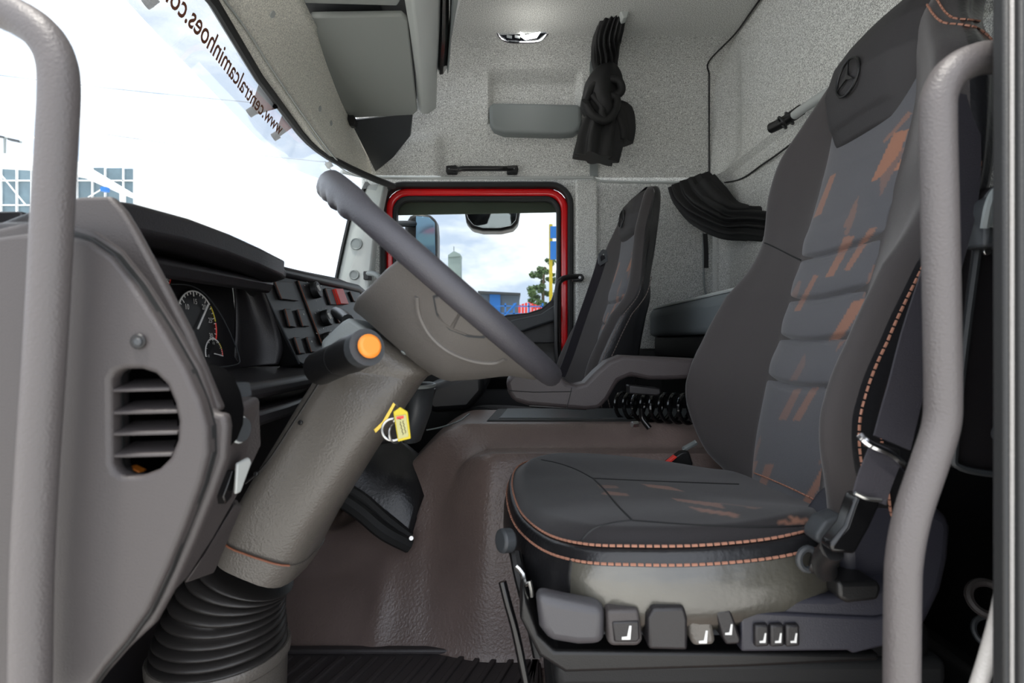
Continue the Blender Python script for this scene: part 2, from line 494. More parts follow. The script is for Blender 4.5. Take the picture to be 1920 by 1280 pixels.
# header lining strip between the screen and the overhead shelf
Lh = [V(-.655, .6, .79), P(420, 0, 1.264), P(507, 127, 1.507), P(575, 226, 1.79), P(633, 302, 2.087), P(668, 326, 2.26), P(700, 331, 2.40)]
Rh = [V(-.52, .6, .90), P(545, 0, 1.43), P(582, 70, 1.62), P(615, 145, 1.86), P(650, 222, 2.17), P(680, 285, 2.33), P(708, 326, 2.405)]
Lc, Rc = cat(Lh, 8), cat(Rh, 8)
Gc = [V(x_ws(min(p.y, 2.34), z_top(min(p.y, 2.34))), p.y, z_top(min(p.y, 2.34)) + .008) for p in Lc]
st(gridmesh('trim_6', lambda i, t: Lc[i].lerp(Rc[i], t), list(range(len(Lc))), linsp(0, 1.22, 8), M['strip'], solid=.006))
st(gridmesh('trim_7', lambda i, t: Gc[i].lerp(Lc[i], t) + Vector((0, 0, -.006 * math.sin(t * PI))), list(range(len(Lc))), linsp(0, 1, 5), M['strip'], solid=.004))
st(tubes('trim_8', [[p + Vector((.004, 0, -.004)) for p in Lc], [p + Vector((-.008, 0, -.006)) for p in Lc]], .0028, M['lgrey'], n=6))
hd = bpy.data.objects['trim_6']
for px, py in ((508, 31), (602, 205), (620, 233), (665, 316)):
    best = min(((abs(proj(Lc[i].lerp(Rc[i], t / 20))[0] - px) + abs(proj(Lc[i].lerp(Rc[i], t / 20))[1] - py), i, t / 20) for i in range(len(Lc)) for t in range(21)))
    c = Lc[best[1]].lerp(Rc[best[1]], best[2]); nrm = (Rc[best[1]] - Lc[best[1]]).cross(Lc[min(best[1] + 1, len(Lc) - 1)] - Lc[best[1] - 1]).normalized()
    if nrm.dot(c - Vector((0, 0, H))) > 0: nrm = -nrm
    disc('clip', c, nrm, .009, .006, M['lgrey'], hd, seg=12)

# passenger A pillar lining with two round caps
ap = st(slab('trim_9', [(628, 552), (634, 515), (645, 465), (657, 413), (690, 345), (722, 345), (702, 440), (690, 560), (684, 650), (630, 650)], 2.33, 2.40, M['lgrey'], bevel=.008, seg=3))
for cx, cy, r in ((668, 457, 10), (664, 515, 8)):
    torus('cap_ring', P(cx, cy, 2.328), (0, -1, 0), r * 2.33 / F, .004, M['grey'], ap)
    disc('cap', P(cx, cy, 2.332), (0, -1, 0), r * 2.1 / F, .006, M['grey'], ap)
st(slab('trim_10', [(627, 552), (633, 515), (644, 465), (656, 413), (690, 340), (684, 340), (650, 413), (638, 465), (628, 515), (622, 552)], 2.32, 2.38, M['rubber'], bevel=.003))
# driver door opening: rear door post with rubber seals
rp = st(slab('trim_11', [(1893, -260), (2100, -260), (2100, 1500), (1893, 1500)], .434, .444, M['dgrey'], bevel=.003))
slab('seal_strip', [(1884, -260), (1896, -260), (1896, 1500), (1884, 1500)], .425, .437, M['rubber'], rp, bevel=.0025)
slab('seal_strip', [(1897, -260), (1908, -260), (1908, 1500), (1897, 1500)], .425, .436, M['seal'], rp, bevel=.002)
slab('seal_strip', [(1913, -260), (1922, -260), (1922, 1500), (1913, 1500)], .42, .436, M['rubber'], rp, bevel=.002)

# ------------------------------------------------------------------ passenger door
d = st(thing('door_1', None, None, V(-.15, 2.48, ZF)))
def ring_plate(name, x0, x1, z0, z1, r, wd, Y, th, m, bev=.006):
    return plate(name, rrect(x0, x1, z0, z1, Y, r), [rrect(x0 + wd, x1 - wd, z0 + wd, z1 - wd, Y, max(.02, r - wd))], (0, th, 0), m, d, bevel=bev, seg=3)
ring_plate('outer_seal', DX0 - .002, DX1 + .004, ZF + .05, DZ1 + .004, .10, .024, 2.415, .05, M['rubber'], .007)
ring_plate('frame', DX0 + .018, DX1 - .016, ZF + .09, DZ1 - .018, .09, .036, 2.445, .05, M['red'], .012)
ring_plate('inner_seal', DX0 + .048, DX1 - .048, ZF + .12, DZ1 - .052, .07, .018, 2.44, .05, M['rubber'], .006)
# window opening in the door; lower edge slopes down to the front
gl = [P(722, 374, 2.49), P(1040, 370, 2.49), P(1052, 376, 2.49), P(1052, 540, 2.49), P(1046, 568, 2.49), P(1022, 586, 2.49), P(990, 594, 2.49), P(955, 598, 2.49), P(860, 640, 2.49), P(722, 690, 2.49)]
prism('pane', gl, (0, .006, 0), M['pane'], d, bevel=0, smooth=False)
dp = [P(1062, 560, 2.455), P(1058, 600, 2.455), P(1058, 1130, 2.455), P(690, 1130, 2.455), P(690, 655, 2.455), P(860, 625, 2.455), P(950, 590, 2.455), P(990, 586, 2.455), P(1015, 578, 2.455), P(1034, 562, 2.455), P(1042, 540, 2.455), P(1044, 500, 2.455), P(1062, 500, 2.455)]
prism('door_panel', dp, (0, .05, 0), M['black'], d, bevel=.008)
prism('sill', [P(1042, 570, 2.40), P(1046, 600, 2.40), P(1010, 612, 2.40), P(900, 650, 2.40), P(890, 632, 2.40), P(960, 600, 2.40), P(1015, 588, 2.40)], (0, .06, 0), M['dgrey'], d, bevel=.01, seg=3)
loft('arm_bolster', [[P(x, 640 + dy, 2.40 + dz) for dy, dz in ((0, 0), (25, -.03), (70, -.03), (90, .02), (80, .06), (10, .06))] for x in (900, 960, 1030, 1052)], M['black'], d, bevel=.01)
slab('top_channel', [(722, 374), (1052, 374), (1052, 398), (722, 404)], 2.497, 2.50, mat('green_grey_glass_band', (150, 158, 136), .4), d, bevel=.002)

# ------------------------------------------------------------------ engine cover and floor
def hump(x, y):
    sx = smooth01((x + .46) / .36); sk = smooth01((x + .20) / .16)
    y0 = 1.19 - .03 * sk
    shelf = -.255 * sk + -.33 * (1 - sk)
    low = smooth01((y - y0) / (.20 - .10 * sk)) ** .85
    up = smooth01((y - 1.315) / .065)
    tot = (shelf - ZF) * low + (-.205 - shelf) * up
    h = ZF + .004 + tot * (.44 + .56 * sx) * (1 - .95 * smooth01((y - 1.65) / .03))
    h += .020 * math.exp(-((x + .30) / .03) ** 2 - ((y - 1.25) / .05) ** 2)
    return V(x, y, h)
ec = gridmesh('engine_cover', hump, linsp(-.60, .565, 135), linsp(1.05, 1.68, 110), M['hump'])
tag(ec, 'large dark vinyl covered engine hump between the two seats', 'engine cover')
lid = [(-.065, 1.405), (.55, 1.405), (.55, 1.645), (-.045, 1.645)]
prism('lid_rim', [V(x, y, -.212) for x, y in lid], (0, 0, .015), M['rubber'], ec, bevel=.006, seg=3)
prism('lid', [V(x, y, -.203) for x, y in [(-.035, 1.425), (.53, 1.425), (.53, 1.63), (-.016, 1.63)]], (0, 0, .009), M['lidv'], ec, bevel=.004)
# ribbed rubber mat in front of the seat
mt = thing('floor_mat', 'ribbed black rubber floor mat at the driver footwell', 'floor mat', V(-.2, 1.0, ZF + .002))
box('mat_base', (-.60, .60, .006), (.06, 1.215, .012), M['mat'], mt, bevel=.004)
box('mat_border', (-.60, 1.195, .010), (.06, 1.215, .022), M['mat'], mt, bevel=.004)
for i in range(22):
    x = -.74 + i * .036
    q = [(x + .16 * t, .72 + .46 * t) for t in (0, 1)]
    q = [(max(-.59, min(.045, a_)), b_) for a_, b_ in q]
    prism('rib', [(q[0][0], q[0][1], .010), (q[0][0] + .012, q[0][1], .010), (q[1][0] + .012, q[1][1], .010), (q[1][0], q[1][1], .010)], (0, 0, .008), M['mat'], mt, bevel=.002)
# leather covered heater box ahead of the hump
hb = thing('heater_box', 'black leather covered box standing on the floor under the dash', 'box', V(-.34, 1.45, ZF))
def hbf(u, v):
    a = P(640, 905, 1.30).lerp(P(770, 1003, 1.30), u); b = P(720, 800, 1.42).lerp(P(815, 880, 1.42), u)
    p = a.lerp(b, v); p.z += .02 * math.sin(v * PI) * (1 - .5 * u) - .012 * math.sin(u * PI * 2) * math.sin(v * PI); p.y -= .02 * math.sin(v * PI)
    return p
gridmesh('cover', hbf, linsp(0, 1, 16), linsp(0, 1, 16), M['leather'], hb, solid=.012)
hbr = [P(815, 878, 1.42), P(770, 1002, 1.30), P(772, 1030, 1.33), P(800, 1010, 1.55), P(830, 890, 1.6)]
prism('side', hbr, (-.01, .004, 0), M['rubber'], hb, bevel=.003)
tube('lower_lip', [P(630, 905, 1.29), P(680, 935, 1.285), P(725, 975, 1.285), P(768, 1008, 1.29)], .014, M['rubber'], hb, n=8)
tube('lower_lip', [P(625, 925, 1.27), P(675, 960, 1.262), P(720, 997, 1.262), P(768, 1022, 1.28)], .018, M['rubber'], hb, n=8)
disc('screw', P(772, 1008, 1.27), (0, -1, .2), .006, .006, M['steel'], hb, seg=10)

# ------------------------------------------------------------------ dashboard
db = thing('dashboard', 'wide dark grey dashboard running under the windscreen', 'dashboard', V(-.6, 1.3, ZF))
box('carcass', (-.90, .50, .0), (-.60, 2.40, H + .0), M['dashd'], db, bevel=.02)
# driver side end panel with the air outlet
ep = [(-80, 470), (-20, 446), (50, 436), (110, 436), (160, 450), (205, 480), (250, 535), (300, 612), (345, 690), (372, 750), (386, 800), (388, 850), (374, 905), (345, 985), (312, 1065), (275, 1145), (232, 1205), (190, 1255), (150, 1310), (110, 1400), (-80, 1400)]
vent = [(205, 712), (213, 697), (232, 691), (262, 691), (290, 700), (312, 722), (326, 755), (333, 790), (331, 825), (318, 858), (296, 880), (262, 893), (232, 894), (213, 884), (207, 868)]
YE = .45
end = plate('end_panel', [P(x, y, YE) for x, y in ep], [[P(x, y, YE) for x, y in vent]], (0, .016, 0), M['dash'], db, bevel=.004, seg=3)
pocket = [P(x, y, YE + .015) for x, y in vent]
n_ = len(pocket)
bk = [p + Vector((.012, .09, 0)) for p in pocket]
mesh('outlet_box', pocket + bk, [(i, (i + 1) % n_, n_ + (i + 1) % n_, n_ + i) for i in range(n_)] + [tuple(range(n_, 2 * n_))], M['void'], end)
for y0, xr in ((727, 318), (769, 333), (809, 333), (850, 322)):
    prism('vent_slat', [P(206, y0 + 2, YE + .004), P(206, y0 + 9, YE + .004), P(xr, y0 + 6, YE + .004), P(xr, y0 - 1, YE + .004)], (0, .03, .006), M['dash'], end, bevel=.001)
prism('flap', [P(222, 866, YE + .03), P(262, 884, YE + .03), P(258, 893, YE + .03), P(230, 888, YE + .03)], (0, .01, 0), M['orange'], end, bevel=.001)
disc('bolt_seat', P(260, 640, YE - .001), (0, -1, 0), .0062, .002, M['black'], end)
disc('bolt', P(261, 641, YE - .002), (0, -1, 0), .0036, .003, M['dgrey'], end, seg=6)
vc = sum((P(x, y, YE) for x, y in vent), Vector()) / len(vent)
vh = [vc + (P(x, y, YE) - vc) * 1.12 + Vector((.002, .015, 0)) for x, y in vent]
# raised border strip behind the panel edge
fr_o = [(118, 372), (205, 366), (245, 420), (300, 520), (350, 618), (409, 764), (388, 771), (421, 776), (424, 800), (421, 858), (398, 925), (362, 1015), (325, 1105), (288, 1168), (232, 1222), (190, 1262), (160, 1300), (100, 1400), (-60, 1400), (-60, 420), (60, 405)]
plate('end_frame', [P(x, y, .466) for x, y in [(50, 415), (120, 418), (170, 432), (218, 465), (268, 528), (325, 615), (370, 690), (388, 740), (398, 774), (421, 776), (425, 800), (421, 860), (398, 925), (362, 1015), (322, 1105), (285, 1172), (232, 1222), (190, 1270), (160, 1310), (100, 1400), (-60, 1400), (-60, 440)]], [vh], (0, .012, 0), M['dash'], db, bevel=.005, seg=3)
plate('end_groove', [P(x, y, .4575) for x, y in [(60, 428), (120, 428), (165, 442), (212, 474), (260, 533), (312, 615), (358, 695), (380, 750), (396, 800), (397, 852), (382, 908), (350, 990), (318, 1072), (280, 1152), (238, 1210), (195, 1258), (150, 1320), (60, 1400)]], [vh], (0, .0105, 0), M['rubber'], db, bevel=.001)
# side cheek of the instrument hood
slab('hood_cheek', [(100, 378), (150, 368), (206, 366), (228, 392), (248, 424), (300, 520), (352, 620), (411, 762), (411, 772), (386, 772), (356, 700), (314, 622), (258, 545), (212, 478), (168, 442), (110, 430)], .50, .512, M['dash'], db, bevel=.007, seg=3)
slab('dash_corner', [(-90, 430), (0, 414), (60, 413), (60, 438), (-90, 455)], .47, .60, M['dashd'], db, bevel=.008, seg=3)
# instrument hood
hoodp = [(-.402, .148), (-.44, .147), (-.52, .116), (-.75, .03), (-.75, .0), (-.56, .10), (-.46, .112), (-.425, .108), (-.405, .118)]
rings = []
for y, s, dz in ((.545, 1, -.008), (.60, 1, .0), (.70, 1, .006), (.80, 1, .006), (.90, 1, .002), (.99, 1, -.004), (1.03, .7, -.012), (1.045, .5, -.02)):
    rings.append([V(-.57 + (x + .57) * (1 if s == 1 else .9), y, z * 1 + dz if s == 1 else .13 + (z - .13) * s + dz * .4) for x, z in hoodp])
loft('instrument_hood', rings, M['dashd'], db, bevel=.006, seg=3)
# two triangular ribs under the hood
for a, b, c in (((300, 432), (318, 418), (308, 442)), ((398, 467), (414, 451), (405, 473))):
    y = -.435 * F / (a[0] - 960)
    prism('hood_rib', [P(*a, y), P(*b, y), P(*c, y)], (-.02, .012, 0), M['grey'], db, bevel=.001)
# under-hood bridge
brg = [V(-.43, .55, .098), V(-.43, 1.02, .108), V(-.50, 1.02, .128), V(-.50, .55, .118)]
prism('hood_bridge', brg, (-.01, 0, -.022), M['dashd'], db, bevel=.006)
# instrument cluster
c0, c1 = V(-.505, 1.0, .124), V(-.487, .98, -.047)
CP = plane3(c0, c1, c0 + Vector((0, -.4, 0)))
clu = prism('instrument_cluster', [V(-.508, .58, .135), V(-.508, 1.01, .135), V(-.486, 1.01, -.06), V(-.486, .58, -.06)], (-.03, 0, 0), M['gauge'], db, bevel=.002)
upv = (c0 - c1); upv = (upv - Vector((0, upv.y, 0))).normalized(); lat = Vector((0, 1, 0))
def gauge(cx, cy, R, nums, a0, a1, needle, thick):
    c = RP(cx, cy, CP, .001); n = CP[1]
    rt = lat
    def at(a, r, h=.0015): return c + rt * r * math.sin(a) + upv * r * math.cos(a) + n * h
    g = disc('gauge', c, n, R * 1.05, .001, M['gauge'], clu, seg=28, bevel=0)
    def arc(nm, b0, b1, r, th, m): tube(nm, [at(b0 + (b1 - b0) * i / 18, r) for i in range(19)], th, m, g, n=5, spl=0)
    arc('scale_ring', a0, a0 + (a1 - a0) * .72, R, thick, M['white'])
    arc('scale_ring', a0 + (a1 - a0) * .74, a0 + (a1 - a0) * .86, R, thick, M['yellow'])
    arc('scale_ring', a0 + (a1 - a0) * .87, a1, R, thick, M['redp'])
    ticks = []
    for i in range(25):
        a = a0 + (a1 - a0) * i / 24; ticks.append([at(a, R * .98), at(a, R * (.84 if i % 4 == 0 else .91))])
    tubes('tick_marks', ticks, thick * .6, M['white'], g, n=4)['kind'] = 'stuff'
    vs, fs = [], []
    for i, s in enumerate(nums):
        a = a0 + (a1 - a0) * i / (len(nums) - 1); v2, f2 = textmesh(s, R * .22)
        mx = max(v.x for v in v2) / 2; o = at(a, R * .70, .002); b = len(vs)
        vs += [o + rt * (v.x - mx) + upv * (v.y - R * .08) for v in v2]; fs += [tuple(b + k for k in f) for f in f2]
    mesh('numerals', vs, fs, M['white'], g, smooth=False, fix=False)['kind'] = 'stuff'
    tube('needle', [at(needle, -R * .15, .004), at(needle, R * .85, .004)], thick * 1.2, M['white'], g, n=6, spl=0)
gauge(368, 610, .054, ['0', '5', '10', '15', '20', '25', '30'], -2.1, 2.0, .75, .0012)
gauge(399, 664, .026, ['0', '1/2', '1/1'], -1.7, 1.7, 1.75, .0008)
gauge(292, 505, .030, ['20', '60', '100', '140'], -2.2, 2.2, .9, .0008)
lens = [RP(x, y, CP, .012) for x, y in ((306, 534), (340, 536), (370, 552), (400, 590), (425, 640), (436, 672), (432, 684), (395, 690), (360, 690), (320, 600))]
tube('lens_edge', lens, .0012, M['dgrey'], clu, n=5, spl=4)
# curved inner wall of the binnacle on its far side, and its floor
inner = cat([P(430, 500, 1.0), P(440, 545, 1.0), P(442, 610, .995), P(439, 660, .99), P(434, 692, .985)], 6)
outr = cat([P(469, 497, 1.0), P(500, 556, 1.03), P(522, 618, 1.055), P(530, 655, 1.06), P(522, 683, 1.055)], 6)
gridmesh('binnacle_wall', lambda i, t: inner[i].lerp(outr[i], t) + Vector((-.012 * math.sin(t * PI), .014 * math.sin(t * PI), 0)), list(range(len(inner))), linsp(0, 1, 10), M['dashd'], db, solid=.004)
prism('binnacle_floor', [V(-.50, .55, -.046), V(-.50, 1.05, -.046), V(-.375, 1.32, -.056), V(-.365, 1.0, -.060), V(-.365, .55, -.060)], (0, 0, -.025), M['dashd'], db, bevel=.009, seg=3)
# switch panel to the right of the instruments
pa, pb, pc = P(467, 492, 1.0), P(663, 533, 1.65), P(560, 680, 1.1)
SP = plane3(pa, pb, pc)
swp = prism('switch_panel', [RP(x, y, SP) for x, y in ((467, 491), (520, 496), (580, 509), (633, 520), (660, 531), (674, 546), (685, 572), (692, 620), (690, 690), (600, 700), (562, 682))], SP[1] * -.04, M['black'], db, bevel=.005, seg=3)
tube('panel_edge', [RP(467, 492, SP, .001), RP(513, 585, SP, .001), RP(560, 682, SP, .001)], .0018, M['dgrey'], swp, n=6, spl=1)
prism('dash_top', [V(-.46, 1.0, .150), V(-.455, 1.68, .172), V(-.50, 2.3, .13), V(-.84, 2.3, .10), V(-.86, 1.0, .10)], (0, 0, -.025), M['dashd'], db, bevel=.01, seg=3)
M['gl2'] = mat('satin_black', (15, 15, 16), .45)
def rocker(q, m, name='rocker_switch', th=.005, mark=True):
    o = prism(name, [RP(x, y, SP, .0005) for x, y in q], SP[1] * th, m, swp, bevel=.0015)
    tube('edge', [RP(*q[0], SP, .006), RP(*q[3], SP, .006)], .0009, M['brown'], o, n=5, spl=1)
    if mark:
        cx = sum(a for a, b in q) / 4; cy = q[0][1] * .7 + q[2][1] * .3
        disc('icon', RP(cx, cy, SP, .0055), SP[1], .0022, .0006, M['white'], o, seg=8, bevel=0)
    return o
rocker([(509, 527), (543, 530), (556, 565), (523, 562)], M['dashd'], 'blank_cover', mark=False)
rocker([(529, 580), (541, 580), (551, 615), (538, 613)], M['gl2'], mark=False)
rocker([(553, 581), (566, 581), (576, 613), (563, 613)], M['gl2'])
rocker([(547, 633), (558, 633), (568, 664), (557, 664)], M['gl2'], mark=False)
rocker([(570, 633), (580, 633), (590, 661), (579, 661)], M['gl2'])
rocker([(606, 541), (618, 541), (628, 572), (616, 572)], M['gl2'], mark=False)
hz = rocker([(621, 543), (635, 543), (646, 572), (631, 572)], M['redp'], 'hazard_switch', .012, mark=False)
hz['label'] = 'red hazard switch'
rocker([(621, 584), (634, 584), (645, 606), (632, 606)], M['gl2'], mark=False)
rocker([(652, 547), (661, 549), (669, 566), (660, 566)], M['gl2'], mark=False)
clm = prism('climate_panel', [RP(x, y, SP, .0003) for x, y in ((555, 526), (592, 532), (632, 630), (600, 646))], SP[1] * .003, M['gl2'], swp, bevel=.002)
tube('edge', [RP(556, 527, SP, .004), RP(600, 644, SP, .004)], .0012, M['brown'], clm, n=5, spl=1)
for cx, cy, r in ((584, 546, .019), (604, 598, .019), (607, 636, .014)):
    k = disc('knob', RP(cx, cy, SP, .003), SP[1], r, .016, M['black'], clm, seg=20, bevel=.002)
    prism('pointer', [RP(cx - 6, cy - 6, SP, .019), RP(cx - 3, cy - 8, SP, .019), RP(cx + 2, cy + 2, SP, .019), RP(cx, cy + 4, SP, .019)], SP[1] * .002, M['white'], k, bevel=.0003)
    dots = [[RP(cx + 17 * math.cos(a), cy + 19 * math.sin(a), SP, .003), RP(cx + 18.6 * math.cos(a), cy + 21 * math.sin(a), SP, .003)] for a in linsp(-2.6, 1.2, 10)]
    tubes('dial_marks', dots, .0009, M['white'], clm, n=4)['kind'] = 'stuff'
# lower dash: shelf, knee panel
box('lower_fascia', (-.60, .60, .30), (-.50, 2.3, H - .06), M['dashd'], db, bevel=.02)
prism('shelf', [V(-.50, .62, -.10), V(-.50, 1.4, -.10), V(-.385, 1.4, -.095), V(-.36, .9, -.10), V(-.36, .62, -.10)], (0, 0, -.022), M['dashd'], db, bevel=.006)
box('shelf_divider', (-.50, .80, H - .14), (-.385, .83, H - .085), M['dashd'], db, bevel=.003)
prism('fuse_box', [P(408, 722, .62), P(470, 716, .66), P(476, 742, .66), P(416, 766, .62)], (-.06, .04, 0), M['dgrey'], db, bevel=.003)
prism('slide_switch', [P(410, 728, .60), P(444, 728, .61), P(448, 738, .61), P(414, 750, .60)], (-.02, .01, 0), M['grey'], db, bevel=.002)
kp = [P(421, 778, .535), P(489, 742, .615), P(492, 790, .615), P(484, 832, .61), P(470, 872, .61), P(446, 930, .60), P(400, 1008, .585), P(352, 1085, .56), P(318, 1120, .53), P(362, 1015, .525), P(398, 925, .525), P(422, 858, .53)]
kn = prism('knee_panel', kp, (-.06, .012, 0), M['dash'], db, bevel=.006, seg=3)
disc('lock', P(450, 805, .565), (1, -.25, 0), .0125, .004, M['dgrey'], kn, seg=18)
torus('lock_ring', P(450, 805, .563), (1, -.25, 0), .0125, .0014, M['lgrey'], kn, seg=20, m=5)
prism('latch_recess', [P(419, 930, .555), P(437, 882, .565), P(444, 880, .57), P(436, 930, .565), P(424, 945, .56)], (-.01, 0, 0), M['gloss'], kn, bevel=.001)
prism('latch', [P(440, 868, .56), P(462, 856, .585), P(468, 866, .585), P(446, 922, .57), P(437, 926, .56)], (.004, -.002, 0), M['lgrey'], kn, bevel=.002)
prism('knee_wedge', [P(384, 1040, .60), P(440, 945, .64), P(455, 950, .66), P(402, 1075, .64), P(345, 1095, .60)], (-.02, .03, 0), M['dash'], db, bevel=.003)
# far footwell trim and glove side
box('glove_panel', (-.62, 1.45, .22), (-.45, 2.38, H - .02), M['dashd'], db, bevel=.04, seg=4)
slab('under_tray', [(770, 735), (905, 690), (910, 735), (880, 770), (810, 775)], 1.7, 2.2, M['black'], db, bevel=.02, seg=3)

# cup holder, cord
cup = thing('cup_holder', 'dark grey cup holder hanging beside the steering column', 'cup holder', P(790, 790, 1.05))
def ell(cx, cy, rx, ry, Y, dY, n=24): return [P(cx + rx * math.cos(2 * PI * i / n), cy + ry * .0, Y) + Vector((0, dY * math.sin(2 * PI * i / n), 0)) for i in range(n)]
rr = [ell(788, 722, 25, 0, 1.06, .05), ell(785, 770, 22, 0, 1.06, .045), ell(772, 825, 15, 0, 1.06, .035)]
loft('bowl', rr, M['dgrey'], cup, solid=.003, caps=False)
torus('rim', P(788, 722, 1.06), (0, .0, 1), .0265, .0035, M['grey'], cup, ax=(1, 0, 0), Ry=.052)
slab('bracket', [(660, 868), (700, 838), (775, 820), (805, 735), (762, 745), (730, 770)], 1.08, 1.2, M['black'], cup, bevel=.01)
cd = tube('cord', [P(800, 806, 1.5), P(830, 800, 1.48), P(862, 788, 1.46), P(880, 775, 1.5)], .002, M['grey'])
tag(cd, 'thin grey cord running from the dash to the engine cover', 'cord')

# ------------------------------------------------------------------ steering column
sc = thing('steering_column', 'grey plastic steering column rising from a rubber gaiter', 'steering column', V(-.43, .86, ZF))
YC = .86
def colring(L, R, hw, cut=.5, n=6):
    a = P(*L, .80); b = P(*R, .80); a.y = b.y = YC
    d = (b - a); ln = d.length; d.normalize(); pts = []
    c = (a + b) / 2; hx = ln / 2
    for k in range(28):
        t = 2 * PI * k / 28; e = 2 / 3.6
        cx = math.copysign(abs(math.cos(t)) ** e, math.cos(t)); sy = math.copysign(abs(math.sin(t)) ** e, math.sin(t))
        pts.append(c + d * hx * cx + Vector((0, hw * sy, 0)))
    return pts
Ls = [((602, 668), (785, 700)), ((585, 700), (776, 722)), ((545, 765), (730, 790)), ((505, 832), (688, 852)), ((462, 902), (645, 920)), ((425, 965), (600, 992)), ((408, 1010), (565, 1058)), ((406, 1022), (552, 1082))]
loft('column_shroud', [colring(l, r, hw) for (l, r), hw in zip(Ls, (.062, .072, .076, .077, .077, .077, .076, .075))], M['cowl'], sc)
loft('shroud_collar', [colring(l, r, .079) for l, r in (((408, 1008), (566, 1062)), ((398, 1035), (545, 1096)), ((396, 1046), (535, 1104)))], M['cowl'], sc)
tube('collar_line', [p + Vector((0, -.001, 0)) for p in colring((408, 1007), (567, 1061), .0795)[10:25]], .0016, M['brown'], sc, n=5, spl=1)
for x, y in ((565, 792), (482, 888)):
    disc('screw_hole', P(x, y, .782), (-.3, -1, .2), .0035, .004, M['black'], sc, seg=12)
tube('shroud_seam', [P(606, 706, .783), P(552, 790, .781), P(500, 868, .78), P(460, 906, .781)], .0018, M['black'], sc, n=5)
# upper head
loft('column_head', [colring(l, r, hw) for l, r, hw in (((655, 596), (800, 690), .05), ((640, 606), (800, 700), .062), ((612, 632), (795, 708), .068), ((592, 665), (786, 712), .068), ((578, 712), (770, 730), .066))], M['cowl'], sc)
slab('head_cap', [(600, 640), (640, 603), (655, 594), (690, 618), (680, 632), (640, 640), (604, 668)], .79, .92, M['grey'], sc, bevel=.006, seg=3)
# gaiter
rg = []
cs = cat([P(468, 1070, YC), P(440, 1098, YC), P(424, 1140, YC), P(416, 1180, YC), P(414, 1215, YC)], 20)
rs = [(.070, .070), (.078, .078), (.086, .084), (.094, .088), (.097, .09)]
tl = [math.radians(a) for a in (-26, -14, -4, 0, 0)]
NB = 9
for i, c in enumerate(cs):
    s = i / (len(cs) - 1); k = min(3, int(s * 4)); f_ = s * 4 - k
    rx = rs[k][0] + (rs[k + 1][0] - rs[k][0]) * f_; t0 = tl[k] + (tl[k + 1] - tl[k]) * f_
    cyc = abs(math.sin(s * NB * PI)); r = rx - .014 * (1 - cyc ** .7)
    rg.append([c + Vector((math.cos(a) * r * math.cos(t0), math.sin(a) * r, math.cos(a) * r * math.sin(t0))) for a in [2 * PI * j / 40 for j in range(40)]])
loft('gaiter', rg, M['gaiter'], sc, angle=80)
cb = P(414, 1215, YC)
def circ(c, r, n=36): return [c + Vector((r * math.cos(2 * PI * j / n), r * math.sin(2 * PI * j / n), 0)) for j in range(n)]
loft('base_collar', [circ(cb + Vector((0, 0, .004)), .099), circ(cb, .101), circ(cb + Vector((0, 0, -.012)), .100), circ(cb + Vector((0, 0, -.016)), .096), circ(Vector((cb.x - .01, YC, .006)), .10)], M['cowl'], sc)
# stalk
sa, sb = P(600, 690, .76), P(692, 649, .655)
dr = (sb - sa).normalized()
stk = tube('stalk', [sa, sa.lerp(sb, .45)], lambda t: .023 - .001 * t, M['black'], sc, n=20, spl=1)
tube('stalk_sleeve', [sa.lerp(sb, .43), sa.lerp(sb, .92)], lambda t: .0215 + .002 * math.sin(t * PI), M['black'], stk, n=20, spl=2)
tube('stalk_ring', [sa.lerp(sb, .86), sa.lerp(sb, .97)], .0225, M['dgrey'], stk, n=20, spl=1)
tp = disc('button', sb - dr * .004, dr, .0145, .010, M['orange'], stk, seg=24, bevel=.004)
tp['label'] = 'orange end button'
tube('wiper_stalk', [P(652, 600, .92), P(640, 590, .98), P(630, 585, 1.05)], .01, M['black'], sc, n=10)

# key and tag
kr = thing('key_ring', 'steel ring of keys with yellow tag hanging from the column', 'keys', P(740, 800, .70))
torus('ring', P(737, 805, .70), (.3, -1, .1), .0135, .0016, M['steel'], kr)
torus('ring', P(742, 812, .705), (.9, -.5, .1), .012, .0014, M['steel'], kr)
tgq = [(737, 772), (750, 763), (764, 772), (770, 822), (746, 828)]
tg = slab('key_tag', tgq, .688, .691, M['yellow'], kr, bevel=.0008)
slab('tag_paper', [(741, 780), (761, 777), (766, 818), (747, 823)], .6868, .688, M['paper'], tg, bevel=.0002)['label'] = 'handwritten paper insert'
ink = []
for i, (a, b) in enumerate((((750, 790), (756, 815)), ((755, 788), (761, 812)), ((746, 784), (752, 786)))):
    pts = [P(a[0] + (b[0] - a[0]) * t / 10 + 1.2 * math.sin(t * 2.3 + i), a[1] + (b[1] - a[1]) * t / 10, .6864) for t in range(11)]
    ink.append(pts)
tubes('handwriting', ink, .0004, M['ink'], tg, n=4)['kind'] = 'stuff'
slab('red_mark', [(743, 781), (757, 779), (757, 784), (744, 786)], .6864, .6868, M['redp'], tg, bevel=.0001)
slab('key_blade', [(700, 805), (716, 790), (738, 752), (742, 758), (722, 795), (704, 812)], .735, .738, mat('brass', (196, 172, 84), .3, metal=1), kr, bevel=.0006)
tube('key_link', [P(738, 752, .73), P(748, 765, .70), P(738, 790, .70)], .0016, M['steel'], kr, n=6)

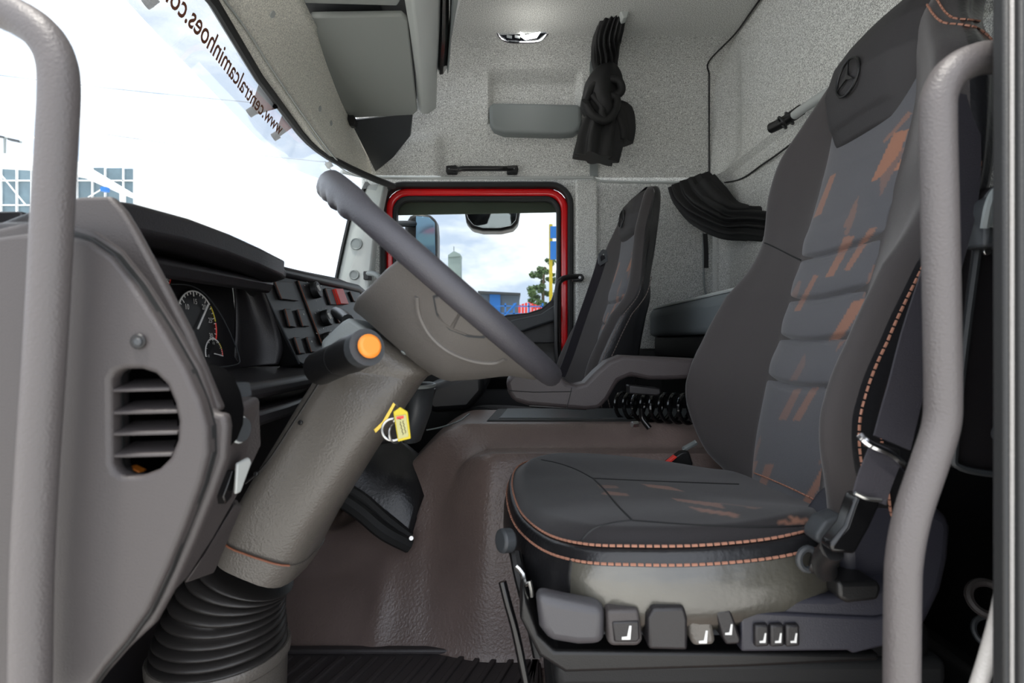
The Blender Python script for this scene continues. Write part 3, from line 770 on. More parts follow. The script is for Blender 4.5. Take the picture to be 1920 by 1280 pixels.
# ------------------------------------------------------------------ steering wheel
d1 = Vector((.755, 0, -.656)); nn = Vector((.656, 0, .755)); lv = Vector((0, 1, 0))
wc = V(-.104, .87, .0905); R = .217
sw = thing('steering_wheel', 'grey four spoke steering wheel with finger grips on a dished hub', 'steering wheel', wc - nn * .13)
rings = []
NS = 144
for i in range(NS):
    t = 2 * PI * i / NS; d = d1 * math.cos(t) + lv * math.sin(t); c = wc + d * R
    g = 0
    tt = abs((t - PI + PI) % (2 * PI) - PI)
    top = smooth01((math.radians(62) - abs(((t - PI + PI) % (2 * PI)) - PI)) / .2)
    top = smooth01((math.radians(64) - abs(t - PI)) / .15)
    g = top * .0035 * math.sin(t * 40)
    pts = []
    for j in range(16):
        a = 2 * PI * j / 16
        r1 = .0165 + (g if math.cos(a) < .2 else 0); r2 = .0170 + .003 * top + (g if math.sin(a) < 0 else 0)
        pts.append(c + d * r1 * math.cos(a) + nn * r2 * math.sin(a))
    rings.append(pts)
rings.append(rings[0])
n = 16; vs = [v for r in rings[:-1] for v in r]
fs = [(i * n + j, i * n + (j + 1) % n, ((i + 1) % NS) * n + (j + 1) % n, ((i + 1) % NS) * n + j) for i in range(NS) for j in range(n)]
mesh('rim', vs, fs, M['rim'], sw)
def hubsec(v, s0, s1, h0, h1, sk=.0):
    """cross-section of hub and spokes at lateral offset v"""
    q = [(s0, h0), (s0 + .003, h0 + (h1 - h0) * .5), (s0 - .010 * min(1, h1 / .1), h1 * .96), (s0 + .02, h1), (s1 * .42, h1 * .98), (s1 * .62, h1 * .76), (s1 * .84, h1 * .36), (s1, h0 + (h1 - h0) * .14), (s1 * .97, h0), (s1 * .5, h0 - .004), (0.0, h0 - .004)]
    return [wc + d1 * s - nn * h + lv * v for s, h in q]
secs = [(-.213, -.020, .085, -.006, .010), (-.203, -.026, .105, -.008, .020), (-.185, -.032, .13, -.004, .040), (-.155, -.038, .16, .0, .072), (-.125, -.046, .18, .002, .096), (-.09, -.051, .195, .004, .111), (-.04, -.053, .20, .006, .116), (0, -.053, .20, .008, .118)]
secs = secs + [(-a, *r) for a, *r in secs[-2::-1]]
loft('hub', [cat(hubsec(*s), 4, True) for s in secs], M['hub'], sw, angle=70)
# switch pads on the near spoke
def oval(cx, cy, rx, ry, tilt, n=20):
    return [(cx + rx * math.cos(2 * PI * i / n) * math.cos(tilt) - ry * math.sin(2 * PI * i / n) * math.sin(tilt), cy + rx * math.cos(2 * PI * i / n) * math.sin(tilt) + ry * math.sin(2 * PI * i / n) * math.cos(tilt)) for i in range(n)]
from mathutils.bvhtree import BVHTree
_bv = {}
def hit(o, px, py):
    if o.name not in _bv:
        me = o.data; off = wloc(o)
        _bv[o.name] = BVHTree.FromPolygons([v.co + off for v in me.vertices], [tuple(p.vertices) for p in me.polygons])
    d = (P(px, py, 1.0) - Vector((0, 0, H))).normalized()
    r = _bv[o.name].ray_cast(Vector((0, 0, H)), d)
    if r[0] is None: return None, None
    nn_ = r[1]
    if nn_.dot(d) > 0: nn_ = -nn_
    return r[0], nn_
def drape(name, o, pxs, th, mat, parent, sink=.003, bevel=.001, one=True, **k):
    """a thin raised piece lying on the surface of o"""
    hs = [hit(o, x, y) for x, y in pxs]
    hs = [h for h in hs if h[0] is not None]
    nm = sum((h[1] for h in hs), Vector()).normalized()
    lo = [h[0] - (nm if one else h[1]) * sink for h in hs]; hi = [h[0] + (nm if one else h[1]) * th for h in hs]
    n = len(lo); fs = [tuple(range(n))[::-1], tuple(range(n, 2 * n))] + [(i, (i + 1) % n, n + (i + 1) % n, n + i) for i in range(n)]
    return mesh(name, lo + hi, fs, mat, parent, bevel=bevel, **k)
hub = [o for o in sw.children if o.name.startswith('hub')][0]
pad = [(816, 556), (830, 554), (850, 563), (866, 578), (846, 612), (832, 602), (820, 582)]
drape('switch_pad', hub, pad, .003, M['hub'], sw, bevel=.0015)
pad2 = [(868, 578), (890, 592), (908, 608), (918, 622), (904, 628), (880, 626), (850, 614)]
drape('switch_pad', hub, pad2, .003, M['hub'], sw, bevel=.0015)
drape('pad_gap', hub, [(811, 555), (826, 548), (852, 556), (880, 576), (912, 604), (926, 622), (908, 634), (878, 632), (842, 618), (818, 590)], .0006, M['dgrey'], sw, bevel=.0003)
cre = cat([Vector((x, y, 0)) for x, y in ((782, 556), (786, 590), (806, 628), (840, 658), (885, 676), (925, 680), (948, 672))], 5)
ck = [hit(hub, p.x, p.y)[0] for p in cre]
tube('ridge', [p for p in ck if p], .0035, M['hub'], sw, n=8, spl=1)
for x, y in ((757, 660),):
    h = hit(hub, x, y)
    if h[0]: disc('screw', h[0], h[1], .0045, .002, M['grey'], sw, seg=10)

# ------------------------------------------------------------------ seats
YS = .95
ROWS = [  # z, half width, ridge x, centre x, back x
    (-.290, .22, .455, .455, .53), (-.234, .255, .41, .458, .535), (-.176, .278, .387, .465, .54), (-.117, .285, .375, .476, .545), (-.07, .285, .381, .487, .55),
    (0, .283, .41, .509, .56), (.094, .278, .457, .533, .58), (.152, .27, .504, .550, .597), (.21, .268, .533, .565, .612), (.305, .256, .540, .590, .632),
    (.377, .235, .556, .606, .648), (.441, .185, .585, .612, .668), (.49, .15, .61, .62, .695), (.53, .14, .638, .644, .715), (.56, .128, .664, .668, .73), (.585, .105, .69, .692, .738), (.597, .06, .71, .71, .735)]
def rowat(z):
    for i in range(len(ROWS) - 1):
        if z <= ROWS[i + 1][0] or i == len(ROWS) - 2:
            t = max(0, min(1, (z - ROWS[i][0]) / (ROWS[i + 1][0] - ROWS[i][0])))
            g = lambda k: ROWS[max(0, min(len(ROWS) - 1, k))]
            p0, p1, p2, p3 = g(i - 1), g(i), g(i + 1), g(i + 2)
            return [.5 * (2 * b + (c - a) * t + (2 * a - 5 * b + 4 * c - d_) * t * t + (3 * b - a - 3 * c + d_) * t ** 3) for a, b, c, d_ in zip(p0, p1, p2, p3)][1:]
def backsec(z):
    w_, r, c, b = rowat(z); k = min(1, w_ / .26)
    half = [(0, c), (.10 * k, c), (.135 * k, c - .08 * (c - r)), (w_ - .07 * k, r + .42 * (c - r)), (w_ - .022 * k, r + .002), (w_ - .003, r + .03), (w_, (r + b) / 2), (w_ - .01, b - .03), (w_ - .05 * k, b), (0, b)]
    ring = [V(x, YS - u, z) for u, x in half] + [V(x, YS + u, z) for u, x in half[-2:0:-1]]
    return cat(ring, 5, True)
SO = -.0   # centre pattern patches, as printed on the cloth; pixel quads on the photograph give their shape
A4 = lambda q, s=1.0: ([(1280 + x / 3, y / 3) for x, y in q], s)
A8 = lambda q, s=1.0: ([(1280 + x / 3, 330 + y / 3) for x, y in q], s)
A7 = lambda q, s=1.0: ([(1280 + x / 3, 640 + y / 3) for x, y in q], s)
A5 = lambda q, s=1.0: ([(850 + x / 3, 640 + y / 3) for x, y in q], s)
BACKP = [A4([(1060, 1020), (1190, 745), (1275, 725), (1215, 870), (1110, 1000)], 1.15), A4([(1185, 960), (1305, 785), (1305, 920), (1250, 950)], 1.2), A4([(1130, 790), (1270, 625), (1290, 640), (1200, 740), (1130, 810)], .6),
         A4([(735, 1225), (830, 990), (865, 970), (780, 1200)], .9), A4([(690, 1100), (740, 1040), (775, 1030), (715, 1230), (690, 1240)], .6), A4([(735, 1030), (785, 890), (825, 870), (765, 1000)], .6), A4([(900, 1280), (960, 1150), (990, 1100), (975, 1200), (930, 1280)], .5),
         A4([(1110, 1000), (1230, 830), (1255, 830), (1110, 1110)], .4),
         A8([(860, 460), (905, 345), (970, 330), (900, 470)], .8), A8([(905, 330), (985, 120), (970, 230), (930, 330)], .45), A8([(905, 530), (1045, 300), (1095, 285), (940, 530)], .8), A8([(800, 570), (860, 460), (905, 455), (845, 565)], .9),
         A8([(600, 680), (650, 590), (670, 590), (640, 690)], .4), A8([(625, 760), (735, 560), (765, 555), (660, 760)], .8), A8([(1010, 690), (1070, 490), (1085, 500), (1045, 640)], .5), A8([(825, 925), (960, 700), (1040, 690), (890, 920)], .95),
         A8([(940, 905), (1000, 810), (975, 900)], .8), A8([(850, 1000), (885, 930), (920, 920)], .5), A8([(690, 230), (735, 60), (725, 0), (690, 100)], .4), A8([(600, 1150), (690, 990), (690, 1060), (640, 1150)], .3),
         A7([(405, 370), (435, 285), (465, 280), (430, 360)], .8), A7([(535, 440), (625, 270), (670, 265), (585, 440)], .5), A7([(615, 445), (720, 265), (770, 255), (660, 445)], .6), A7([(350, 755), (385, 675), (425, 670), (385, 785)], .7),
         A7([(425, 810), (465, 690), (515, 688), (465, 825)], .7), A7([(675, 900), (790, 700), (835, 700), (715, 915)], .8), A7([(760, 930), (800, 850), (830, 850), (815, 940)], .9), A7([(380, 670), (440, 520), (440, 560), (410, 665)], .35), A7([(760, 690), (840, 540), (850, 580), (800, 690)], .35)]
CUSHP = [A5([(830, 860), (860, 840), (975, 855), (990, 870)], .6), A5([(810, 805), (910, 810), (935, 825), (830, 825)], .4), A5([(1055, 800), (1220, 815), (1305, 845), (1110, 820)], .7), A5([(1225, 880), (1500, 910), (1530, 940), (1255, 895)], .7),
         A5([(1305, 925), (1590, 965), (1625, 995), (1360, 950)], .8), A5([(1480, 905), (1740, 935), (1700, 940)], .5), A7([(585, 980), (780, 1010), (790, 1025), (640, 1020)], 1), A7([(505, 1010), (620, 1005), (700, 1035), (540, 1030)], .7)]
OR = lin((150, 104, 82))
def pcol(base, patches, p):
    if p.y < .05: return base
    x, y = proj(p); s = 0
    for q, a in patches:
        if inpoly(x, y, q): s = max(s, a)
    s *= .8
    return tuple(b + (o - b) * min(1.1, s) for b, o in zip(base, OR))
SEAMS = [(.155, 1), (.078, 1), (.006, 1), (-.070, 1)]
def build_seat(label, small=False):
    s = thing('truck_seat', label, 'seat', V(.30, YS, ZF))
    zs = linsp(-.288, ROWS[-1][0] - .001, 70)
    rings = [backsec(z) for z in zs]
    nr = len(rings[0]); vs = [v for r in rings for v in r]; fs = []; fm = []
    for i in range(len(rings) - 1):
        for j in range(nr):
            a = i * nr + j; b = i * nr + (j + 1) % nr
            fs.append((a, b, b + nr, a + nr))
            q = j / 5
            fm.append(0 if q < 4.9 or q > 13.1 else 1)
    fs += [tuple(range(nr))[::-1], tuple(range((len(rings) - 1) * nr, len(rings) * nr))]; fm += [1, 1]
    mesh('backrest', vs, fs, [M['fabric'], M['leather']], s, fmat=fm, angle=75)
    # centre panel of five cushions
    def pan(u, z):
        c = rowat(z)[2]; t = u / .122
        off = .010 * (1 - abs(t) ** 5)
        for zz, _ in SEAMS:
            dz = z - (zz + .010 * (t * t - .6)); off -= .010 * math.exp(-(dz / .0055) ** 2) * (1 - t ** 8)
            off += .004 * math.exp(-((dz - .03) / .025) ** 2)
        off *= smooth01((z + .275) / .02)
        return V(c - off + .003 * t * t + (.006 if abs(t) > .99 else 0), YS + u, z)
    PB = lin((82, 82, 86))
    gridmesh('centre_panel', pan, linsp(-.122, .122, 90), linsp(-.277, .40, 300), M['print'], s, cols=lambda u, z, p: pcol(PB, BACKP, p))
    # headrest pad with raised field and emblem
    prof = [(.338, .604, .108), (.40, .577, .120), (.448, .574, .125), (.50, .590, .118), (.52, .605, .11), (.536, .628, .095)] if small else [(.338, .604, .108), (.352, .586, .112), (.40, .577, .122), (.448, .574, .130), (.50, .592, .132), (.53, .614, .128), (.56, .642, .118), (.582, .668, .10), (.592, .69, .085)]
    def head(t, z):
        x, w_ = interp(prof, z); e = abs(t) ** 6
        fld = .004 * smooth01((.72 - abs(t)) / .05) * smooth01((z - .375) / .012) * smooth01((prof[-1][0] - .022 - z) / .02)
        return V(x + .035 * e - fld + .012 * t * t, YS + w_ * t, z)
    gridmesh('headrest_pad', head, linsp(-1, 1, 60), linsp(.338, .592 if not small else .536, 70), M['pad'], s)
    pad = [o for o in s.children if o.name.startswith('headrest_pad')][0]
    ec_, en = head(0, .448), Vector((-1, 0, .12)).normalized()
    ec_ = ec_ + en * .001
    e = torus('emblem', ec_, en, .031, .0026, M['black'], pad, ax=(0, 1, 0))
    e['label'] = 'three pointed star in a ring'
    ua, ub = Vector((0, 1, 0)), en.cross(Vector((0, 1, 0)))
    if ub.z < 0: ub = -ub
    star = []
    for k in range(6):
        a = PI / 2 + k * PI / 3; r = .030 if k % 2 == 0 else .0045
        star.append(ec_ + ua * r * math.cos(a) + ub * r * math.sin(a))
    prism('emblem_star', star, en * .003, M['black'], pad, bevel=.0008)
    # stitching on the near edge, two rows
    for du, dx in ((0, .038), (0, .062)):
        path = []
        for z in linsp(-.25, .22, 60):
            w_, r, c, b = rowat(z); path.append(V(r + dx, YS - w_ + (.001 if dx < .05 else -.0035), z))
        stitches('stitching', path, M['thread'], s, .0095, .007, .0017)
    path = [V(rowat(z)[1] + .02, YS + rowat(z)[0] - .006, z) for z in linsp(.0, .40, 50)]
    stitches('stitching', path, M['thread'], s, .012, .008, .0010)
    bk0 = [o for o in s.children if o.name.startswith('backrest')][0]
    if not small:
        for off in (0, 22):
            q = [hit(bk0, p.x + off * .8, p.y - off * .4) for p in cat([(1712, -30, 0), (1735, 2, 0), (1752, 30, 0), (1770, 44, 0), (1800, 47, 0), (1832, 54, 0), (1858, 76, 0), (1872, 110, 0)], 8)]
            q = [h[0] + h[1] * .001 for h in q if h[0]]
            if len(q) > 4: stitches('stitching', q, M['thread'], s, .0095, .007, .0016)
    cp0 = [o for o in s.children if o.name.startswith('centre_panel')][0]
    if not small:
        q = [hit(bk0, p.x, p.y)[0] for p in cat([(1426, 452, 0), (1450, 462, 0), (1478, 476, 0), (1502, 488, 0)], 5)]
        tube('bolster_seam', [p for p in q if p], .0016, M['rubber'], s, n=5, spl=1)
        q = [hit(cp0, p.x, p.y) for p in cat([(1398, 880, 0), (1440, 896, 0), (1490, 918, 0), (1545, 945, 0)], 8)]
        q = [h[0] + h[1] * .001 for h in q if h[0]]
        if len(q) > 4: stitches('stitching', q, M['thread'], s, .0095, .007, .0014)
    # cushion
    OUT = [(.429, 1.19, -.287), (.32, 1.215, -.272), (.1975, 1.22, -.258), (.09, 1.21, -.252), (.035, 1.18, -.254), (.008, 1.12, -.256), (.0, 1.04, -.264), (.006, .95, -.272), (.020, .86, -.272), (.050, .76, -.264), (.092, .70, -.255),
           (.15, .674, -.248), (.22, .665, -.244), (.30, .668, -.238), (.36, .68, -.231), (.41, .72, -.235), (.46, .80, -.25), (.475, .95, -.262), (.465, 1.10, -.272)]
    ol = cat([V(*p) for p in OUT], 8, True)
    cen = V(.235, .945, -.258); N = len(ol)
    def top(k, f):
        o = ol[k]; p = cen + (o - cen) * f
        p.z = o.z * f ** 2 + (1 - f ** 2) * (H - .252) if True else p.z
        sidebol = .008 * smooth01((abs(p.y - .945) - .07) / .14) * smooth01((1 - f) / .12)
        p.z += sidebol + .009 * smooth01((1 - f) / .10)
        return p
    PC = lin((33, 30, 32))
    NR = 70; vs, fs, cc = [], [], []
    for i in range(NR + 1):
        f = 1 - i / NR * .995
        for k in range(N):
            p = top(k, f); vs.append(p); cc.append(pcol(PC, CUSHP, p))
    for i in range(NR):
        for k in range(N):
            a = i * N + k; b = i * N + (k + 1) % N; fs.append((a, b, b + N, a + N))
    fs.append(tuple(range(NR * N, NR * N + N)))
    mesh('cushion_top', vs, fs, M['cushion'], s, cols=cc, angle=80)
    ct = [o for o in s.children if o.name.startswith('cushion_top')][0]
    for ln in ([(1112, 897), (1132, 917), (1160, 950), (1186, 976)], [(1112, 897), (1200, 901), (1300, 905), (1385, 908)], [(1186, 976), (1300, 984), (1420, 988), (1530, 985)],
               [(1186, 976), (1150, 980), (1115, 990), (1096, 1006), (1088, 1018)], [(1112, 897), (1080, 880), (1045, 868), (1015, 862)]):
        q = [hit(ct, p.x, p.y)[0] for p in cat([(x, y, 0) for x, y in ln], 5)]
        tube('seam', [p for p in q if p], .0016, M['rubber'], s, n=5, spl=1)
    def ringat(out, dz):
        r = []
        for k, p in enumerate(ol):
            d_ = Vector((p.x - cen.x, p.y - cen.y, 0)).normalized(); q = p + d_ * out
            q.z = q.z + dz; r.append(q)
        return r
    rg = [ringat(-.004, -.001), ringat(.003, -.001), ringat(.008, -.007), ringat(.009, -.016), ringat(.011, -.019), ringat(.016, -.038), ringat(.017, -.064), ringat(.012, -.086), ringat(-.002, -.100), ringat(-.03, -.104)]
    vs = [p for r in rg for p in r]; fs, fm = [], []
    for i in range(len(rg) - 1):
        for k in range(N):
            fs.append((i * N + k, i * N + (k + 1) % N, (i + 1) * N + (k + 1) % N, (i + 1) * N + k))
            fm.append(1 if i > 3 and ol[k].y < .715 and ol[k].x > .078 else 0)  # only near side faces take the leather with the gleam painted in
    fs.append(tuple(range((len(rg) - 1) * N, len(rg) * N))); fm.append(0)
    mesh('cushion_side', vs, fs, [M['leather'], M['scuffed_gleam']], s, fmat=fm, angle=75)
    stitches('stitching', ringat(.0, .002) + ringat(.0, .002)[:1], M['thread'], s, .0088, .0066, .0017)
    stitches('stitching', ringat(.0105, -.0165) + ringat(.0105, -.0165)[:1], M['thread'], s, .0088, .0066, .0017)
    k = min(range(N), key=lambda i: abs(proj(ol[i])[0] - 1078) + abs(ol[i].y - .7) * 400)
    cs = [r[k] for r in rg[3:9]]
    tube('corner_seam', cs, .0022, M['black'], s, n=6)
    return s
driver = build_seat('large driver seat with printed cloth and orange stitching, nearest the open door')
ROWS = ROWS[:8] + [(.21, .26, .525, .562, .60), (.305, .225, .545, .588, .625), (.377, .20, .56, .60, .642), (.441, .165, .585, .607, .66), (.48, .15, .60, .614, .668), (.515, .135, .615, .624, .672), (.537, .115, .632, .638, .672), (.547, .07, .648, .65, .666)]
M['thread'] = mat('grey_thread', (96, 86, 82), .7)
passenger = build_seat('smaller looking passenger seat beyond the engine hump beside the red door', True)
passenger.location += Vector((-.178, 1.02, -.012))
M['thread'] = bpy.data.materials['orange_thread']
passenger.rotation_euler.z = math.radians(5)
# passenger seat pedestal
box('pedestal', (.02, 1.80, .0), (.34, 2.16, H - .36), M['black'], passenger, bevel=.03, seg=3)
# driver seat: arm rest, shell, levers, suspension base
S = driver
armp = [(948, 715), (960, 700), (978, 697), (1010, 700), (1046, 697), (1064, 718), (1080, 722), (1097, 718), (1117, 697), (1140, 677), (1167, 666), (1345, 674), (1345, 708), (1250, 712), (1217, 712), (1183, 705), (1160, 715), (1140, 750), (1123, 767), (1097, 769), (990, 760), (963, 752), (953, 737)]
ar = slab('armrest', armp, 1.235, 1.31, M['arm'], S, bevel=.010, seg=3)
tube('armrest_line', [P(950, 732, 1.2345), P(1000, 735, 1.2345), P(1072, 734, 1.2345)], .001, M['rubber'], ar, n=5, spl=1)
tube('armrest_line', [P(1072, 726, 1.2345), P(1068, 745, 1.2345), P(1062, 766, 1.2345)], .001, M['rubber'], ar, n=5, spl=1)
slab('armrest_foot', [(990, 758), (1100, 764), (1100, 769), (992, 763)], 1.24, 1.30, M['black'], ar, bevel=.002)
slab('armrest_latch', [(1180, 722), (1238, 728), (1240, 738), (1232, 742), (1180, 738)], 1.24, 1.28, M['dashd'], ar, bevel=.003)
YB = .655
slab('side_shell', [(1004, 1112), (1060, 1124), (1137, 1138), (1135, 1212), (1085, 1214), (1030, 1206), (1012, 1180)], YB, .685, M['shell'], S, bevel=.012, seg=4)
slab('base_tray', [(980, 1100), (1010, 1190), (1040, 1220), (1380, 1222), (1650, 1225), (1650, 1240), (1400, 1252), (1060, 1262), (1010, 1230), (975, 1160)], .70, 1.18, M['black'], S, bevel=.010, seg=3)
def icon(parent, cx, cy, h, Y):
    """small white seat symbol"""
    k = h / 26
    slab('seat_icon', [(cx - 8 * k, cy + 13 * k), (cx - 8 * k, cy + 8 * k), (cx + 2 * k, cy + 7 * k), (cx + 6 * k, cy - 13 * k), (cx + 10 * k, cy - 13 * k), (cx + 8 * k, cy + 13 * k)], Y - .0006, Y + .0005, M['white'], parent, bevel=0, smooth=False)
b1 = slab('lever', [(1138, 1144), (1198, 1142), (1206, 1202), (1196, 1212), (1146, 1212), (1140, 1204)], YB - .004, .75, M['dash'], S, bevel=.005, seg=3)
slab('lever_face', [(1148, 1166), (1198, 1164), (1200, 1198), (1194, 1204), (1152, 1204)], YB - .006, YB + .01, M['dashd'], b1, bevel=.002); icon(b1, 1174, 1186, 26, YB - .006)
b2 = slab('lever', [(1215, 1158), (1225, 1140), (1284, 1138), (1290, 1160), (1290, 1220), (1216, 1218)], YB - .012, .75, M['dashd'], S, bevel=.004, seg=3)
b3 = slab('lever', [(1288, 1146), (1332, 1140), (1342, 1200), (1340, 1210), (1300, 1212), (1292, 1190)], YB - .002, .75, M['cowl'], S, bevel=.005, seg=3); icon(b3, 1318, 1194, 24, YB - .002)
b4 = slab('lever', [(1342, 1146), (1370, 1142), (1390, 1200), (1386, 1208), (1362, 1209), (1356, 1196)], YB - .006, .74, M['dashd'], S, bevel=.004, seg=3); icon(b4, 1366, 1180, 20, YB - .006)
sp_ = slab('switch_console', [(1390, 1142), (1398, 1146), (1640, 1158), (1690, 1150), (1690, 1205), (1640, 1216), (1600, 1226), (1590, 1220), (1390, 1222)], YB - .002, .80, mat('console_plastic', (42, 42, 50), .42, bump=.2), S, bevel=.005, seg=3)
slab('console_top', [(1385, 1128), (1480, 1118), (1560, 1120), (1690, 1090), (1690, 1156), (1640, 1166), (1398, 1158)], YB + .002, .80, bpy.data.materials['console_plastic'], S, bevel=.008, seg=3)
for x0 in (1416, 1445, 1474):
    k_ = slab('push_button', [(x0, 1172), (x0 + 26, 1171), (x0 + 27, 1212), (x0, 1214)], YB - .008, YB + .01, M['dashd'], sp_, bevel=.003, seg=3)
    icon(k_, x0 + 14, 1196, 18, YB - .008)
slab('recliner_cover', [(1580, 1000), (1610, 960), (1640, 932), (1700, 936), (1748, 946), (1785, 966), (1791, 990), (1786, 1050), (1772, 1110), (1742, 1172), (1705, 1200), (1640, 1206), (1585, 1110)], .68, .78, bpy.data.materials['console_plastic'], S, bevel=.014, seg=4)
tl_ = slab('tilt_lever', [(1572, 1088), (1584, 1092), (1650, 1090), (1654, 1104), (1648, 1126), (1590, 1132), (1572, 1122)], .645, .70, M['black'], S, bevel=.006, seg=3)
tube('knob_ring', [P(1515 + 17 * math.cos(a), 1048 + 20 * math.sin(a), .645) for a in linsp(0, 2 * PI, 17)], .004, M['dgrey'], S, n=8, spl=1)
tube('knob_hub', [P(1520, 1050, .65), P(1560, 1065, .64)], .014, M['black'], S, n=14, spl=1)
slab('hinge_cap', [(1532, 1000), (1548, 976), (1582, 964), (1584, 990), (1566, 1016), (1540, 1022), (1530, 1014)], .635, .665, M['dgrey'], S, bevel=.006, seg=3)
disc('side_knob', P(960, 1012, .80), (-.85, -.5, .1), .017, .02, M['dgrey'], S, seg=20, bevel=.004)
tube('slide_handle', [P(965, 1035, .80), P(975, 1085, .78), P(995, 1160, .76), P(1010, 1230, .75)], .008, M['black'], S, n=8)
tube('wire_bracket', [P(968, 1062, .74), P(980, 1075, .735), P(985, 1098, .735), P(993, 1090, .73), P(997, 1118, .73)], .0032, M['steel'], S, n=6, spl=2)
box('suspension', (.07, .74, .04), (.56, 1.16, H - .37), M['black'], S, bevel=.02, seg=3)
for i in range(4):
    box('bellows_fold', (.06 - .004 * (i % 2), .73, .06 + i * .055), (.57, 1.17, .10 + i * .055), M['rubber'], S, bevel=.012, seg=3)
tube('floor_rail', [V(-.02, .76, ZF + .03), V(.62, .76, ZF + .03)], .016, M['steel'], S, n=8, spl=1)
lv_ = tube('seat_lever', [P(942, 1090, .74), P(952, 1130, .735), P(968, 1190, .73), P(990, 1300, .72)], .0055, M['gloss'], S, n=10)
# driver belt
bt = thing('seat_belt', 'dark grey belt webbing with black buckle on the driver seat side', 'seat belt', P(1600, 1000, .58))
ribbon('strap', [P(1806, 178, .70), P(1806, 330, .67), P(1772, 480, .63), P(1722, 640, .60), P(1690, 760, .59), P(1672, 830, .582)], (1, .1, .15), .040, .0012, M['belt'], bt)
ribbon('strap', [P(1660, 850, .58), P(1640, 900, .575), P(1630, 935, .572)], (1, .1, .15), .036, .0012, M['belt'], bt)
slab('buckle', [(1600, 944), (1608, 926), (1652, 936), (1650, 950), (1632, 990), (1604, 1040), (1560, 1036), (1556, 1022), (1586, 986)], .565, .585, M['gloss'], bt, bevel=.004, seg=3)
tube('buckle_edge', [P(1603, 924, .563), P(1625, 934, .561), P(1652, 938, .561)], .0022, M['steel'], bt, n=6)
tube('belt_guide', [P(1612, 815, .585), P(1630, 832, .578), P(1668, 850, .575), P(1690, 868, .577), P(1706, 886, .582)], .0042, M['chrome'], bt, n=8)
slab('guide_plate', [(1620, 838), (1640, 842), (1690, 862), (1690, 840), (1640, 826)], .581, .590, M['black'], bt, bevel=.003)
tube('anchor', [P(1560, 1030, .58), P(1545, 1050, .60), P(1548, 1070, .62)], .012, M['black'], bt, n=10)
rb = thing('belt_buckle', 'small red topped belt buckle between cushion and engine hump', 'buckle', P(1280, 880, 1.24))
slab('body', [(1250, 868), (1278, 848), (1292, 846), (1300, 870), (1290, 886), (1260, 884)], 1.225, 1.25, M['black'], rb, bevel=.003)
slab('release_button', [(1249, 868), (1266, 854), (1270, 857), (1254, 871)], 1.22, 1.235, M['redp'], rb, bevel=.001)
tube('stay', [P(1282, 842, 1.25), P(1300, 832, 1.26), P(1306, 828, 1.26)], .006, M['grey'], rb, n=8)
tube('stay', [P(1282, 842, 1.25), P(1292, 860, 1.24), P(1284, 885, 1.23)], .004, M['grey'], rb, n=8)
# passenger belt
pb_ = thing('seat_belt', 'black belt strap slanting down across the passenger seat', 'seat belt', P(1100, 600, 2.0))
ribbon('strap', [P(1131, 478, 1.93), P(1118, 520, 1.95), P(1090, 600, 2.0), P(1068, 665, 2.04), P(1052, 705, 2.06)], (1, .3, .1), .034, .0012, M['belt'], pb_)
plate('guide', [P(x, y, 1.915) for x, y in ((1122, 476), (1130, 467), (1138, 469), (1140, 490), (1126, 498), (1122, 494))], [[P(x, y, 1.915) for x, y in ((1126, 482), (1133, 474), (1135, 484), (1127, 490))]], (0, .01, 0), M['dgrey'], pb_, bevel=.001)

# ------------------------------------------------------------------ coiled air hose
ch = thing('coiled_hose', 'glossy black coiled air hose lying on the hump behind the armrest', 'hose', P(1220, 780, 1.40))
hp = []
N_ = 260
for i in range(N_ + 1):
    t = i / N_; a = 2 * PI * t * 9.5
    c = P(1162, 760, 1.46).lerp(P(1325, 768, 1.31), t)
    hp.append(c + Vector((.026 * math.cos(a), .022 * math.cos(a), .034 * math.sin(a))))
tube('coil', hp, .0052, M['gloss'], ch, n=8, spl=1)
tube('nozzle', [P(1203, 765, 1.32), P(1205, 785, 1.32), P(1218, 803, 1.31)], .007, M['gloss'], ch, n=10)
disc('fitting', P(1196, 795, 1.31), (-1, -.3, 0), .008, .016, M['steel'], ch, seg=6)

# ------------------------------------------------------------------ grab handles
g1 = tube('grab_handle', [P(-90, -40, .45), P(-20, 8, .432), P(40, 36, .428), P(80, 66, .425), P(104, 108, .425), P(111, 160, .425), P(107, 260, .425), P(98, 420, .425), P(86, 640, .425), P(70, 880, .425), P(60, 1080, .425), P(56, 1340, .425)], .0134, M['bar'], n=18)
tag(g1, 'thick grey grab bar curving down in front of the dash end', 'grab bar')
g2 = tube('grab_handle', [P(1935, 106, .50), P(1880, 107, .48), P(1830, 112, .465), P(1786, 135, .46), P(1762, 175, .46), P(1758, 230, .46), P(1762, 400, .46), P(1766, 600, .46), P(1768, 740, .46), P(1764, 800, .46), P(1742, 870, .46), P(1712, 960, .46), P(1696, 1040, .46), P(1692, 1120, .46), P(1690, 1340, .46)], .0132, M['bar'], n=18)
tag(g2, 'bent grey grab bar beside the open door behind the driver seat', 'grab bar')
g3 = thing('grab_handle', 'slim black grab handle screwed beside the red passenger door', 'grab handle', P(1050, 640, 2.35))
tube('bar', [P(1088, 519, 2.38), P(1070, 519, 2.36), P(1053, 524, 2.34), P(1046, 537, 2.34), P(1044, 570, 2.34), P(1044, 650, 2.34), P(1050, 715, 2.34), P(1052, 760, 2.34)], .012, M['black'], g3, n=12)
slab('mount', [(1074, 513), (1092, 513), (1096, 520), (1092, 527), (1074, 527)], 2.365, 2.41, M['black'], g3, bevel=.004)
disc('screw', P(1087, 520, 2.364), (0, -1, 0), .006, .003, M['steel'], g3, seg=10)
g4 = thing('grab_handle', 'short black horizontal handle on the lining above the passenger door', 'grab handle', P(903, 320, 2.38))
